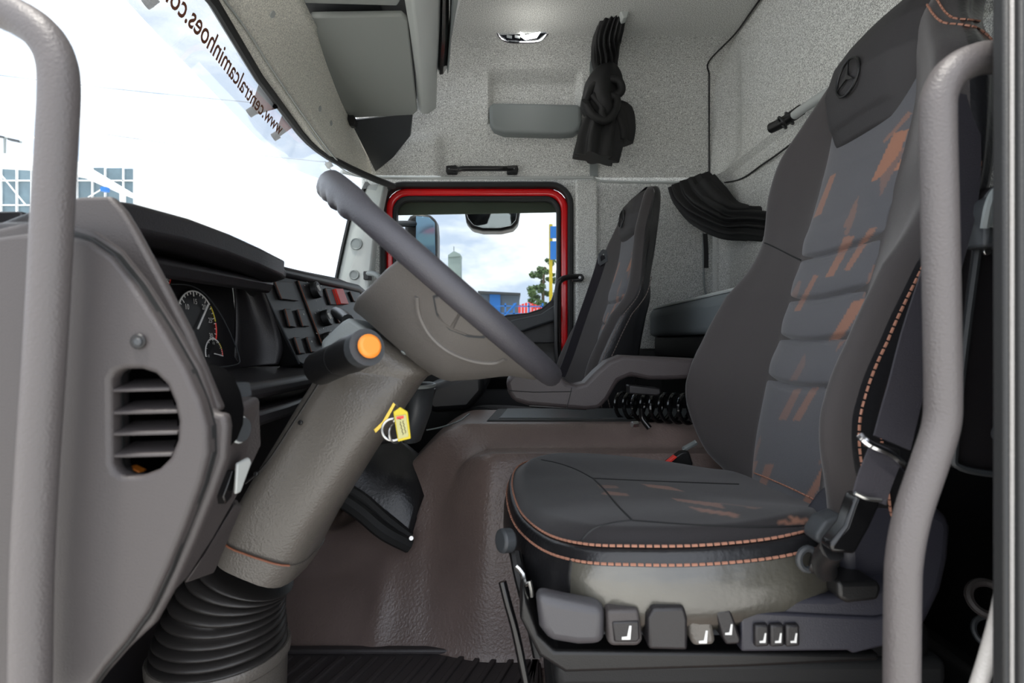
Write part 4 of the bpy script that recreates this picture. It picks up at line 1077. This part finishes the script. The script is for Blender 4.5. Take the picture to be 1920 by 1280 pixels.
tube('bar', [P(840, 317, 2.375), P(860, 317, 2.365), P(872, 316, 2.35), P(935, 316, 2.35), P(948, 316, 2.365), P(968, 316, 2.375)], .011, M['black'], g4, n=12)
for x0 in (836, 950):
    m_ = slab('mount', [(x0, 310), (x0 + 20, 309), (x0 + 22, 316), (x0 + 20, 323), (x0, 323)], 2.365, 2.405, M['black'], g4, bevel=.004)
    for k in (6, 14): disc('screw', P(x0 + k, 316, 2.363), (0, -1, 0), .003, .002, M['grey'], m_, seg=8)
g5 = thing('grab_handle', 'small grey handle on the front pillar behind the wheel', 'grab handle', P(700, 520, 2.32))
tube('bar', [P(684, 513, 2.33), P(700, 513, 2.30), P(712, 520, 2.29), P(722, 536, 2.30), P(726, 560, 2.31)], .011, M['grey'], g5, n=10)
slab('mount', [(681, 508), (692, 508), (692, 524), (681, 524)], 2.31, 2.36, M['black'], g5, bevel=.003)

# ------------------------------------------------------------------ overhead shelf, visors, pocket, lamp
sh = thing('overhead_shelf', 'grey overhead storage shelf above the windscreen', 'shelf', P(760, 100, 1.9))
bt_ = [P(655, 222, 2.18), P(655, 222, 2.18) + Vector((0, 0, .06)), P(780, 205, 2.18) + Vector((.06, 0, .05)), P(782, 213, 2.18)]
prism('body', [p + Vector((0, 0, .055)) for p in bt_], (0, -.9, 0), M['dgrey'], sh, bevel=.004)
prism('end_flap', [P(656, 226, 2.20), P(772, 214, 2.20), P(768, 256, 2.29), P(736, 296, 2.345), P(704, 322, 2.375)], (.004, .01, .01), M['dgrey'], sh, bevel=.002)
# rounded rear lip curving towards the cab centre
def lipsec(px0, px1, py, Y):
    a, b = P(px0, py, Y), P(px1, py, Y); wd = b - a
    return [a + Vector((0, 0, .0)), a + wd * .25 + Vector((0, 0, -.022)), a + wd * .6 + Vector((0, 0, -.020)), b + Vector((0, 0, .0)), b + Vector((0, 0, .05)), a + Vector((0, 0, .05))]
loft('lip', [lipsec(783, 818, 204, 2.20), lipsec(778, 820, 140, 1.90), lipsec(768, 824, 60, 1.62), lipsec(757, 826, -6, 1.44), lipsec(740, 828, -90, 1.24)], M['lgrey'], sh, bevel=.006, seg=3)
loft('slot', [lipsec(820, 838, 128, 1.90), lipsec(824, 842, 60, 1.66), lipsec(826, 842, -10, 1.46), lipsec(828, 842, -90, 1.26)], M['gloss'], sh)
loft('slot_frame', [lipsec(838, 842, 126, 1.88), lipsec(843, 848, 60, 1.66), lipsec(846, 866, -8, 1.46), lipsec(850, 880, -90, 1.26)], M['grey'], sh)
def visor(q, Y, label):
    v = thing('sun_visor', label, 'sun visor', q[0])
    c = sum((Vector(p) for p in q), Vector()) / len(q)
    prism('panel', q, (0, 0, .016), M['visor'], v, bevel=.006, seg=3)
    return v
v1 = visor([P(574, 46, 1.585), P(584, 30, 1.565), P(754, 28, 1.54), P(764, 40, 1.555), P(783, 208, 2.16), P(776, 216, 2.19), P(660, 222, 2.19), P(648, 212, 2.16)], 0, 'large folded grey visor panel at the passenger side of the shelf')
tube('hinge_pin', [P(556, 34, 1.55), P(566, 45, 1.58), P(572, 40, 1.58)], .008, M['black'], v1, n=8)
slab('hinge', [(560, 15), (568, 14), (574, 30), (572, 44), (562, 38)], 1.55, 1.58, M['black'], v1, bevel=.003)
slab('hinge', [(646, 210), (658, 207), (668, 225), (664, 236), (655, 235)], 2.17, 2.20, M['black'], v1, bevel=.003)
v2 = visor([P(546, 0, 1.47), P(556, 8, 1.48), P(745, 12, 1.49), P(752, 0, 1.46), P(730, -200, 1.11), P(430, -200, 1.09)], 0, 'second grey visor cut by the top of the photo')
# extra thickness behind: shelf underside joins the liner
po = thing('storage_tray', 'grey plastic tray front set in the upper side lining', 'tray', P(1003, 250, 2.38))
trf = [(917, 200), (921, 191), (1086, 194), (1091, 202), (1091, 232), (1087, 242), (1076, 250), (1050, 252), (945, 249), (926, 242), (918, 232)]
slab('tray_front', trf, 2.335, 2.40, M['grey'], po, bevel=.016, seg=5)
lp_p, lpY = hit_wall(980, 62)
lp = thing('ceiling_lamp', 'small clear interior lamp set in the upper lining', 'lamp', lp_p)
def lw(px, py, off): p, y = hit_wall(px, py); return p + Vector((0, -1, -.8)).normalized() * off
tube('bezel', [lw(x, y, .004) for x, y in ((932, 50), (955, 48), (1029, 46), (1030, 52), (1024, 66), (1010, 77), (980, 79), (950, 77), (936, 68), (931, 56), (932, 50))], .005, M['chrome'], lp, n=8, spl=3)
lens = [lw(x, y, .012) for x, y in ((935, 50), (1026, 48), (1024, 62), (1010, 74), (980, 77), (950, 75), (938, 66))]
prism('reflector', [lw(x, y, .002) for x, y in ((935, 50), (1026, 48), (1024, 62), (1010, 74), (980, 77), (950, 75), (938, 66))], (0, .006, .005), M['chrome'], lp, bevel=.001)
prism('lens', lens, (0, .003, .002), M['lampglass'], lp, bevel=.001)
prism('bulb', [lw(x, y, .006) for x, y in ((975, 58), (985, 53), (1006, 52), (1014, 58), (1006, 70), (985, 74), (976, 68))], (0, -.004, -.003), M['lit'], lp, bevel=.001)['label'] = 'lit lamp'
ld = bpy.data.lights.new('lamp_light', 'POINT'); ld.energy = .35; ld.shadow_soft_size = .03; ld.color = (1, .97, .92)
lo = bpy.data.objects.new('lamp_light', ld); COL.objects.link(lo); lo.parent = lp; lo.location = Vector((.03, -.12, -.14))
for x in (950, 965):
    prism('lamp_cell', [lw(x, 54, .005), lw(x + 10, 53, .005), lw(x + 10, 72, .005), lw(x, 70, .005)], (0, -.003, -.002), M['lgrey'], lp, bevel=.001)

# ------------------------------------------------------------------ curtains
def pleat_loft(name, secs, mat, parent, npl=11, amp=.22, n=88, ph=0, close=True):
    """secs: (px, py, Y, half width px, half depth m)"""
    ctr = [P(a, b, c) for a, b, c, *_ in secs]; rings = []
    fine = cat([Vector((i, 0, 0)) for i in range(len(secs))], 5); ks = [v.x for v in fine]
    cc = cat(ctr, 5); fr = frames(cc)
    for kk, (p, a, b) in zip(ks, fr):
        i = min(len(secs) - 2, int(kk)); t = kk - i
        hw = (secs[i][3] + (secs[i + 1][3] - secs[i][3]) * t) * p.y / F; hd = secs[i][4] + (secs[i + 1][4] - secs[i][4]) * t
        tdir = fr[min(len(fr) - 1, ks.index(kk))]
        tg = (cc[min(len(cc) - 1, ks.index(kk) + 1)] - cc[max(0, ks.index(kk) - 1)]).normalized()
        wd = tg.cross(Vector((0, 1, 0))).normalized(); dd = tg.cross(wd).normalized()
        r = []
        for j in range(n):
            th = 2 * PI * j / n
            f = 1 + amp * math.sin(npl * th + ph + kk * .25) + .08 * math.sin(3 * th + kk)
            r.append(p + wd * hw * f * math.cos(th) + dd * hd * f * math.sin(th))
        rings.append(r)
    return loft(name, rings, mat, parent, caps=close, angle=60)
cu = thing('curtain', 'black curtain tied in a knot hanging from the ceiling rail', 'curtain', P(1130, 300, 2.2))
pleat_loft('gathered_cloth', [(1160, 18, 2.06, 16, .03), (1147, 45, 2.10, 21, .045), (1137, 75, 2.14, 23, .05), (1135, 110, 2.2, 22, .05), (1138, 140, 2.22, 17, .04), (1134, 170, 2.22, 24, .05)], M['curtain'], cu, 15, .17, 150)
pleat_loft('knot', [(1142, 128, 2.2, 14, .04), (1138, 145, 2.19, 27, .06), (1126, 172, 2.18, 34, .07), (1124, 195, 2.18, 36, .07), (1130, 215, 2.19, 26, .06), (1136, 232, 2.2, 18, .04)], M['curtain'], cu, 5, .07, 80)
for pts in ([(1098, 190), (1110, 165), (1135, 150), (1160, 152), (1164, 172), (1140, 186), (1118, 200)], [(1100, 196), (1112, 215), (1135, 226), (1152, 210), (1156, 185), (1138, 178), (1124, 190), (1122, 205), (1136, 212), (1144, 200)], [(1110, 178), (1128, 200), (1128, 215), (1136, 228)]):
    tube('knot_wrap', [P(x, y, 2.125 + .004 * i) for i, (x, y) in enumerate(pts)], .016, M['curtain'], cu, n=10)
pleat_loft('hanging_tail', [(1138, 205, 2.2, 18, .04), (1130, 235, 2.2, 34, .05), (1122, 265, 2.2, 38, .055), (1116, 298, 2.2, 38, .06)], M['curtain'], cu, 7, .20, 120)
pleat_loft('hanging_tail', [(1144, 200, 2.21, 12, .03), (1162, 215, 2.21, 22, .035), (1168, 245, 2.22, 20, .04), (1168, 268, 2.22, 17, .04)], M['curtain'], cu, 4, .15, 72)
rl = tube('curtain_rail', [P(1150, 30, 2.12), P(1160, 4, 2.02), P(1175, -40, 1.85), P(1215, -160, 1.5)], .012, M['dgrey'], n=10)
tag(rl, 'dark curtain rail on the ceiling above the knotted curtain', 'curtain rail')
br = thing('rail_bracket', 'grey bracket holding a black rod at the ceiling', 'bracket', P(1170, 20, 2.0))
slab('clamp', [(1162, 18), (1170, 12), (1180, 20), (1176, 32), (1168, 34)], 2.02, 2.06, M['lgrey'], br, bevel=.004)
tube('rod', [P(1176, 16, 2.03), P(1188, -4, 1.96), P(1220, -60, 1.8)], .010, M['black'], br, n=8)
c2 = thing('curtain', 'black curtain swept aside in a swag behind the driver seat', 'curtain', P(1340, 400, 2.2))
pleat_loft('swag', [(1291, 338, 2.30, 36, .03), (1302, 360, 2.29, 42, .04), (1325, 388, 2.27, 38, .055), (1362, 412, 2.2, 31, .06), (1405, 420, 2.1, 26, .06), (1450, 424, 1.98, 27, .06), (1530, 430, 1.8, 27, .06)], M['curtain'], c2, 13, .15, 140)
pleat_loft('top_fold', [(1318, 342, 2.27, 22, .03), (1340, 368, 2.24, 22, .035), (1372, 396, 2.18, 18, .04), (1418, 402, 2.08, 14, .04)], M['curtain'], c2, 5, .14, 70)
ribbon('strap', [P(1322, 438, 2.25), P(1324, 470, 2.25), P(1324, 502, 2.25)], (1, 0, 0), .018, .002, M['curtain'], c2)
cb_ = tube('wall_cable', [P(1318, 436, 2.36), P(1319, 480, 2.36), P(1320, 530, 2.36), P(1325, 562, 2.34)], .004, M['grey'], n=6)
tag(cb_, 'thin grey cable running down the rear wall behind the seats', 'cable')
rd = thing('curtain_rod', 'silver curtain rod across the rear wall behind the headrest', 'rod', P(1500, 210, 1.6))
tube('rod', [P(1490, 215, 1.60), P(1530, 188, 1.5), P(1700, 80, 1.18), P(1850, -22, .99)], .013, M['lgrey'], rd, n=12)
tube('end_clamp', [P(1446, 240, 1.70), P(1470, 228, 1.65), P(1502, 206, 1.58)], .016, M['black'], rd, n=10, spl=2)
for x, y in ((1467, 222), (1480, 214)):
    torus('clamp_ring', P(x, y + 8, 1.63), (.75, -.4, .5), .019, .004, M['black'], rd, seg=20, m=6)

# ------------------------------------------------------------------ bunk, rear locker, seals
bk_ = thing('bunk', 'grey cloth bunk mattress behind the passenger seat', 'bunk', V(.7, 1.9, ZF + .3))
prism('mattress', [V(.575, 1.42, .02), V(.86, 1.42, .035), V(.86, 1.42, .17), V(.60, 1.42, .14), V(.575, 1.42, .12)], (0, .93, 0), M['mattress'], bk_, bevel=.02, seg=4)
tube('piping', [V(.590, 1.44, .138), V(.590, 2.33, .138)], .005, M['lgrey'], bk_, n=6, spl=1)
box('valance', (.60, 1.42, H - .06), (.86, 2.36, H + .022), M['black'], bk_, bevel=.008)
box('bunk_base', (.63, 1.42, .02), (.86, 2.38, H - .06), M['rubber'], bk_, bevel=.01)
lk = thing('wall_locker', 'dark grey padded locker flap with latch by the rear door post', 'locker', P(1840, 880, .66))
slab('flap', [(1920, 330), (1878, 345), (1846, 376), (1832, 470), (1806, 660), (1786, 830), (1786, 866), (1806, 884), (1930, 896)], .66, .80, M['dashd'], lk, bevel=.012, seg=4)
tube('edge_piping', [P(1880, 344, .658), P(1847, 378, .656), P(1833, 470, .656), P(1808, 660, .656), P(1790, 835, .656), P(1800, 876, .656), P(1890, 892, .656)], .004, M['dgrey'], lk, n=6)
lt_ = slab('latch', [(1848, 445), (1853, 390), (1864, 368), (1884, 358), (1900, 358), (1900, 462), (1846, 462)], .63, .66, M['dgrey'], lk, bevel=.004)
tube('latch_loop', [P(1846, 428, .625), P(1854, 385, .62), P(1866, 360, .62), P(1888, 348, .62)], .0045, M['grey'], lt_, n=8)
for x0 in (1868, 1876, 1884): slab('latch_rib', [(x0 - 8, 425), (x0, 380), (x0 + 4, 380), (x0 - 4, 425)], .624, .632, M['grey'], lt_, bevel=.001)
for x, y in ((1847, 472), (1884, 465)): disc('screw', P(x, y, .652), (0, -1, 0), .0045, .004, M['steel'], lk, seg=12)
disc('bumper', P(1872, 812, .655), (0, -1, 0), .011, .008, M['dgrey'], lk, seg=20, bevel=.003)
ds = tube('door_seal', [P(1896, 990, .45), P(1888, 1060, .45), P(1876, 1140, .45), P(1852, 1230, .45), P(1830, 1300, .45)], .006, M['seal'], n=10)
tag(ds, 'light grey fluffy seal curving along the rear door post', 'seal')
wr = thing('hose_reel', 'dim coiled cable ring on the floor behind the driver seat', 'cable', V(.73, .85, ZF + .02))
torus('ring', P(1852, 1122, .80), (-.3, -.8, .5), .022, .006, M['dash'], wr)
torus('ring', P(1858, 1185, .80), (-.3, -.8, .5), .02, .004, M['dgrey'], wr)
box('rear_step', (.80, .66, .0), (.95, 1.3, .10), M['rubber'], None, bevel=.02)
tag(bpy.data.objects['rear_step'], 'black step box on the floor behind the driver seat', 'step box')

# ------------------------------------------------------------------ outside
km = thing('kerb_mirror', 'black framed kerb mirror hanging outside above the passenger window', 'mirror', P(923, 430, 2.75))
slab('housing', [(868, 370), (978, 370), (976, 392), (972, 418), (962, 428), (940, 433), (905, 433), (884, 428), (874, 416), (870, 392)], 2.70, 2.80, M['black'], km, bevel=.012, seg=3)
mg = [P(x, y, 2.695) for x, y in ((874, 398), (970, 398), (967, 415), (958, 424), (938, 428), (906, 428), (888, 423), (879, 413))]
prism('mirror_glass', [p + Vector((0, (p.z - mg[0].z) * -.35 - .04, 0)) for p in mg], (0, .006, 0), M['mirror'], km, bevel=.001)
tube('arm', [P(900, 372, 2.74), P(896, 356, 2.66), P(890, 352, 2.50)], .012, M['black'], km, n=8)
wm = thing('wing_mirror', 'passenger wing mirror outside the door with a blue sky reflection coloured into its glass', 'mirror', P(800, 470, 2.9))
slab('housing', [(758, 420), (768, 404), (782, 398), (806, 402), (818, 412), (820, 440), (820, 470), (818, 570), (770, 570), (758, 540)], 2.90, 3.02, M['black'], wm, bevel=.02, seg=3)
slab('mirror_glass', [(780, 405), (804, 407), (815, 417), (816, 470), (814, 560), (780, 560)], 2.894, 2.90, mat('sky_tinted_mirror_glass', (150, 190, 222), .1, metal=.6), wm, bevel=.001)  # sky reflection painted in as a blue glass colour
tube('arm', [P(790, 420, 2.95), P(740, 420, 2.75), P(700, 430, 2.50)], .016, M['black'], wm, n=8)
for i, (a, b, c, lab) in enumerate((((487, 148), (517, 198), (466, 213), 'largest grey bracket of the outside visor above the screen'), ((532, 205), (549, 232), (512, 258), 'narrow grey bracket of the outside visor next to the large one'), ((608, 300), (620, 318), (612, 312), 'tiny grey bracket of the outside visor at the far screen corner'), ((262, -14), (292, -6), (272, 8), 'dark end of the nearest outside visor bracket at the banner'))):
    y = (1.62, 1.80, 2.2, 1.24)[i]
    vb = thing('visor_bracket', lab, 'bracket', P(*c, y), 'outside visor brackets')
    prism('arm', [P(*a, y), P(*b, y), P(*c, y)], (.0, .02, 0), M['void'], vb, bevel=.003)
    tube('tip', [P(*c, y), P(c[0] + 10, c[1] - 6, y)], .012, M['black'], vb, n=10, spl=1)

# glazed hall on the left
def at(px, py, Y): return P(px, py, Y)
hl = thing('glass_hall', 'long hall with blue grey glazed facade and white mullions', 'building', V(-18, 24, -1.95))
cols_ = [-60, -30, 0, 30, 58, 86, 116, 143, 172, 196, 230, 249]
rows_ = [[(286, 308), (308, 338), (338, 384), (384, 440)], ]
YH = 24
for i in range(len(cols_) - 1):
    tp_ = 308 + (cols_[i] / 249) * 8
    for r0, r1 in ((tp_, 338), (339, 384), (385, 440)):
        slab('facade_pane', [(cols_[i] + .8, r0 + .8), (cols_[i + 1] - .8, r0 + .8), (cols_[i + 1] - .8, r1 - .8), (cols_[i] + .8, r1 - .8)], YH, YH + .05, M['bpane'], hl, bevel=0, smooth=False)
    slab('mullion', [(cols_[i] - .9, tp_), (cols_[i] + .9, tp_), (cols_[i] + .9, 445), (cols_[i] - .9, 445)], YH - .1, YH + .1, M['bsteel'], hl, bevel=0, smooth=False)
for y0 in (338, 384):
    slab('transom', [(-60, y0 - 1), (249, y0 - 1), (249, y0 + 1), (-60, y0 + 1)], YH - .1, YH + .1, M['bsteel'], hl, bevel=0, smooth=False)
slab('hall_wall', [(-60, 306), (249, 318), (249, 860), (-60, 860)], YH + .1, YH + 8, M['bsteel'], hl, bevel=0, smooth=False)
tube('brace', [P(0, 325, YH - .2), P(48, 384, YH - .2)], .03, M['bsteel'], hl, n=6, spl=1)
tube('brace', [P(190, 355, YH - .2), P(165, 370, YH - .2)], .03, M['bsteel'], hl, n=6, spl=1)
gtr = thing('gantry', 'white sloping gantry beams in front of the glazed hall', 'gantry', V(-16, 20, -1.95))
tube('beam', [P(-30, 196, 20), P(70, 262, 20), P(140, 305, 20), P(240, 362, 20)], .05, M['bsteel'], gtr, n=8, spl=1)
slab('beam', [(-30, 285), (70, 292), (130, 296), (240, 362), (228, 364), (140, 325), (60, 310), (-30, 305)], 19.5, 20.2, M['bsteel'], gtr, bevel=0, smooth=False)
slab('joint', [(188, 350), (198, 350), (198, 358), (188, 358)], 19.3, 19.5, M['blue'], gtr, bevel=0, smooth=False)
tube('post', [P(230, 360, 20), P(230, 738, 20)], .1, M['bsteel'], gtr, n=8, spl=1)
tube('post', [P(-28, 290, 20), P(-28, 738, 20)], .1, M['bsteel'], gtr, n=8, spl=1)
slp = thing('street_lamp', 'thin street lamp with twin arms far off at the left edge', 'street lamp', P(9, 720, 26))
tube('pole', [P(9, 720, 26), P(9, 258, 26)], .06, M['grey'], slp, n=8, spl=1)
tube('arms', [P(-12, 254, 26), P(9, 258, 26), P(40, 266, 26)], .05, M['grey'], slp, n=6, spl=1)
slab('lamp_head', [(14, 258), (34, 262), (34, 266), (14, 262)], 25.9, 26.1, M['dgrey'], slp, bevel=0)
slab('lamp_head', [(-8, 252), (6, 255), (6, 258), (-8, 256)], 25.9, 26.1, M['dgrey'], slp, bevel=0)
for a, b, lab in (((-200, 116), (620, 206), 'upper thin power line crossing the sky before the windscreen'), ((200, 252), (700, 312), 'lower thin power line crossing the sky before the windscreen')):
    pw = tube('power_line', [P(*a, 22), P((a[0] + b[0]) / 2, (a[1] + b[1]) / 2 + 5, 22), P(*b, 22)], .010, M['dgrey'], n=5)
    tag(pw, lab, 'wire')
# beyond the passenger window
twr = thing('tower', 'pale concrete tower standing beyond the passenger window', 'tower', V(-3.9, 38, -1.95))
slab('shaft', [(840, 478), (863, 476), (863, 710), (840, 710)], 38, 39.2, M['towr'], twr, bevel=0, smooth=False)
slab('cap', [(840, 478), (851, 470), (863, 476), (863, 480), (840, 482)], 37.9, 39.3, M['towr'], twr, bevel=0, smooth=False)
tube('mast', [P(851, 470, 38.5), P(851, 462, 38.5)], .03, M['grey'], twr, n=6, spl=1)
shed = thing('shed', 'dark blue workshop building behind the blue gate', 'building', V(-.2, 34, -1.95))
slab('wall', [(900, 548), (974, 551), (974, 700), (900, 700)], 34, 42, mat('shed_wall', (92, 104, 118), .7), shed, bevel=0, smooth=False)
slab('wall_panel', [(918, 546), (938, 547), (938, 700), (918, 700)], 33.8, 34, M['blue'], shed, bevel=0, smooth=False)
slab('roof', [(896, 545), (976, 549), (976, 553), (896, 550)], 33.5, 42.5, M['dgrey'], shed, bevel=0, smooth=False)
gt = thing('blue_gate', 'blue steel gate frame outside the passenger window', 'gate', V(.5, 18, -1.95))
for x in (946, 962, 990, 1016): slab('gate_post', [(x, 568), (x + 3, 568), (x + 3, 753), (x, 753)], 18, 18.1, M['blue'], gt, bevel=0, smooth=False)
for y0 in (574, 588, 606): slab('gate_rail', [(930, y0 - 2), (1040, y0), (1040, y0 + 2), (930, y0)], 18, 18.06, M['blue'], gt, bevel=0, smooth=False)
tube('gate_brace', [P(946, 592, 18), P(968, 568, 18)], .03, M['blue'], gt, n=6, spl=1)
rf = thing('red_fence', 'red mesh fence panels behind the blue gate', 'fence', V(1.2, 22, -1.95))
for x in range(972, 1040, 6): slab('picket', [(x, 574 - max(0, 8 - abs(x - 990) / 3)), (x + 4.6, 574 - max(0, 8 - abs(x - 986) / 3)), (x + 4.6, 730), (x, 730)], 22, 22.05, M['redp'], rf, bevel=0, smooth=False)
sg = thing('yellow_pylon', 'blue and yellow sign pylon at the right edge of the passenger window', 'sign', V(1.6, 25, -1.95))
slab('pylon_post', [(1030, 420), (1036, 420), (1036, 740), (1030, 740)], 25, 25.2, M['yellow'], sg, bevel=0, smooth=False)
slab('pylon_board', [(1032, 424), (1044, 424), (1044, 446), (1032, 446)], 24.9, 25, M['blue'], sg, bevel=0, smooth=False)
slab('pylon_board', [(1032, 452), (1044, 452), (1044, 486), (1032, 486)], 24.9, 25, M['blue'], sg, bevel=0, smooth=False)
tr = thing('tree', 'tall green tree outside the passenger window', 'tree', P(1020, 716, 27))
tube('trunk', [P(1020, 716, 27), P(1019, 620, 27), P(1018, 540, 27), P(1022, 500, 27)], lambda t: .13 - .09 * t, M['bark'], tr, n=8, spl=2)
rnd = random.Random(3); lv2, lf2 = [], []
blobs = []
for i in range(46):
    z = rnd.random(); py = 486 + 100 * z; wv = 8 + 20 * math.sin(min(1, z * 1.25 + .12) * PI * .62)
    blobs.append((1022 + rnd.uniform(-1, 1.1) * wv, py, 27 + rnd.uniform(-.8, .8), rnd.uniform(4, 9)))
for bx, by, bY, br_ in blobs:
    for k in range(120):
        d_ = Vector((rnd.gauss(0, 1), rnd.gauss(0, 1), rnd.gauss(0, 1))).normalized() * (rnd.random() ** .4)
        c = P(bx, by, bY) + Vector((d_.x, d_.y, d_.z * .75)) * br_ * 27 / F
        a_ = Vector((rnd.gauss(0, 1), rnd.gauss(0, 1), rnd.gauss(0, 1))).normalized(); b_ = a_.orthogonal().normalized()
        s_ = .035 + rnd.random() * .035; q = len(lv2)
        lv2 += [c + a_ * s_ * 1.5, c + b_ * s_ * .6, c - a_ * s_ * 1.5, c - b_ * s_ * .6]; lf2.append((q, q + 1, q + 2, q + 3))
crn = mesh('crown', lv2, lf2, M['leaf'], tr, smooth=False, fix=False)
crn['kind'] = 'stuff'
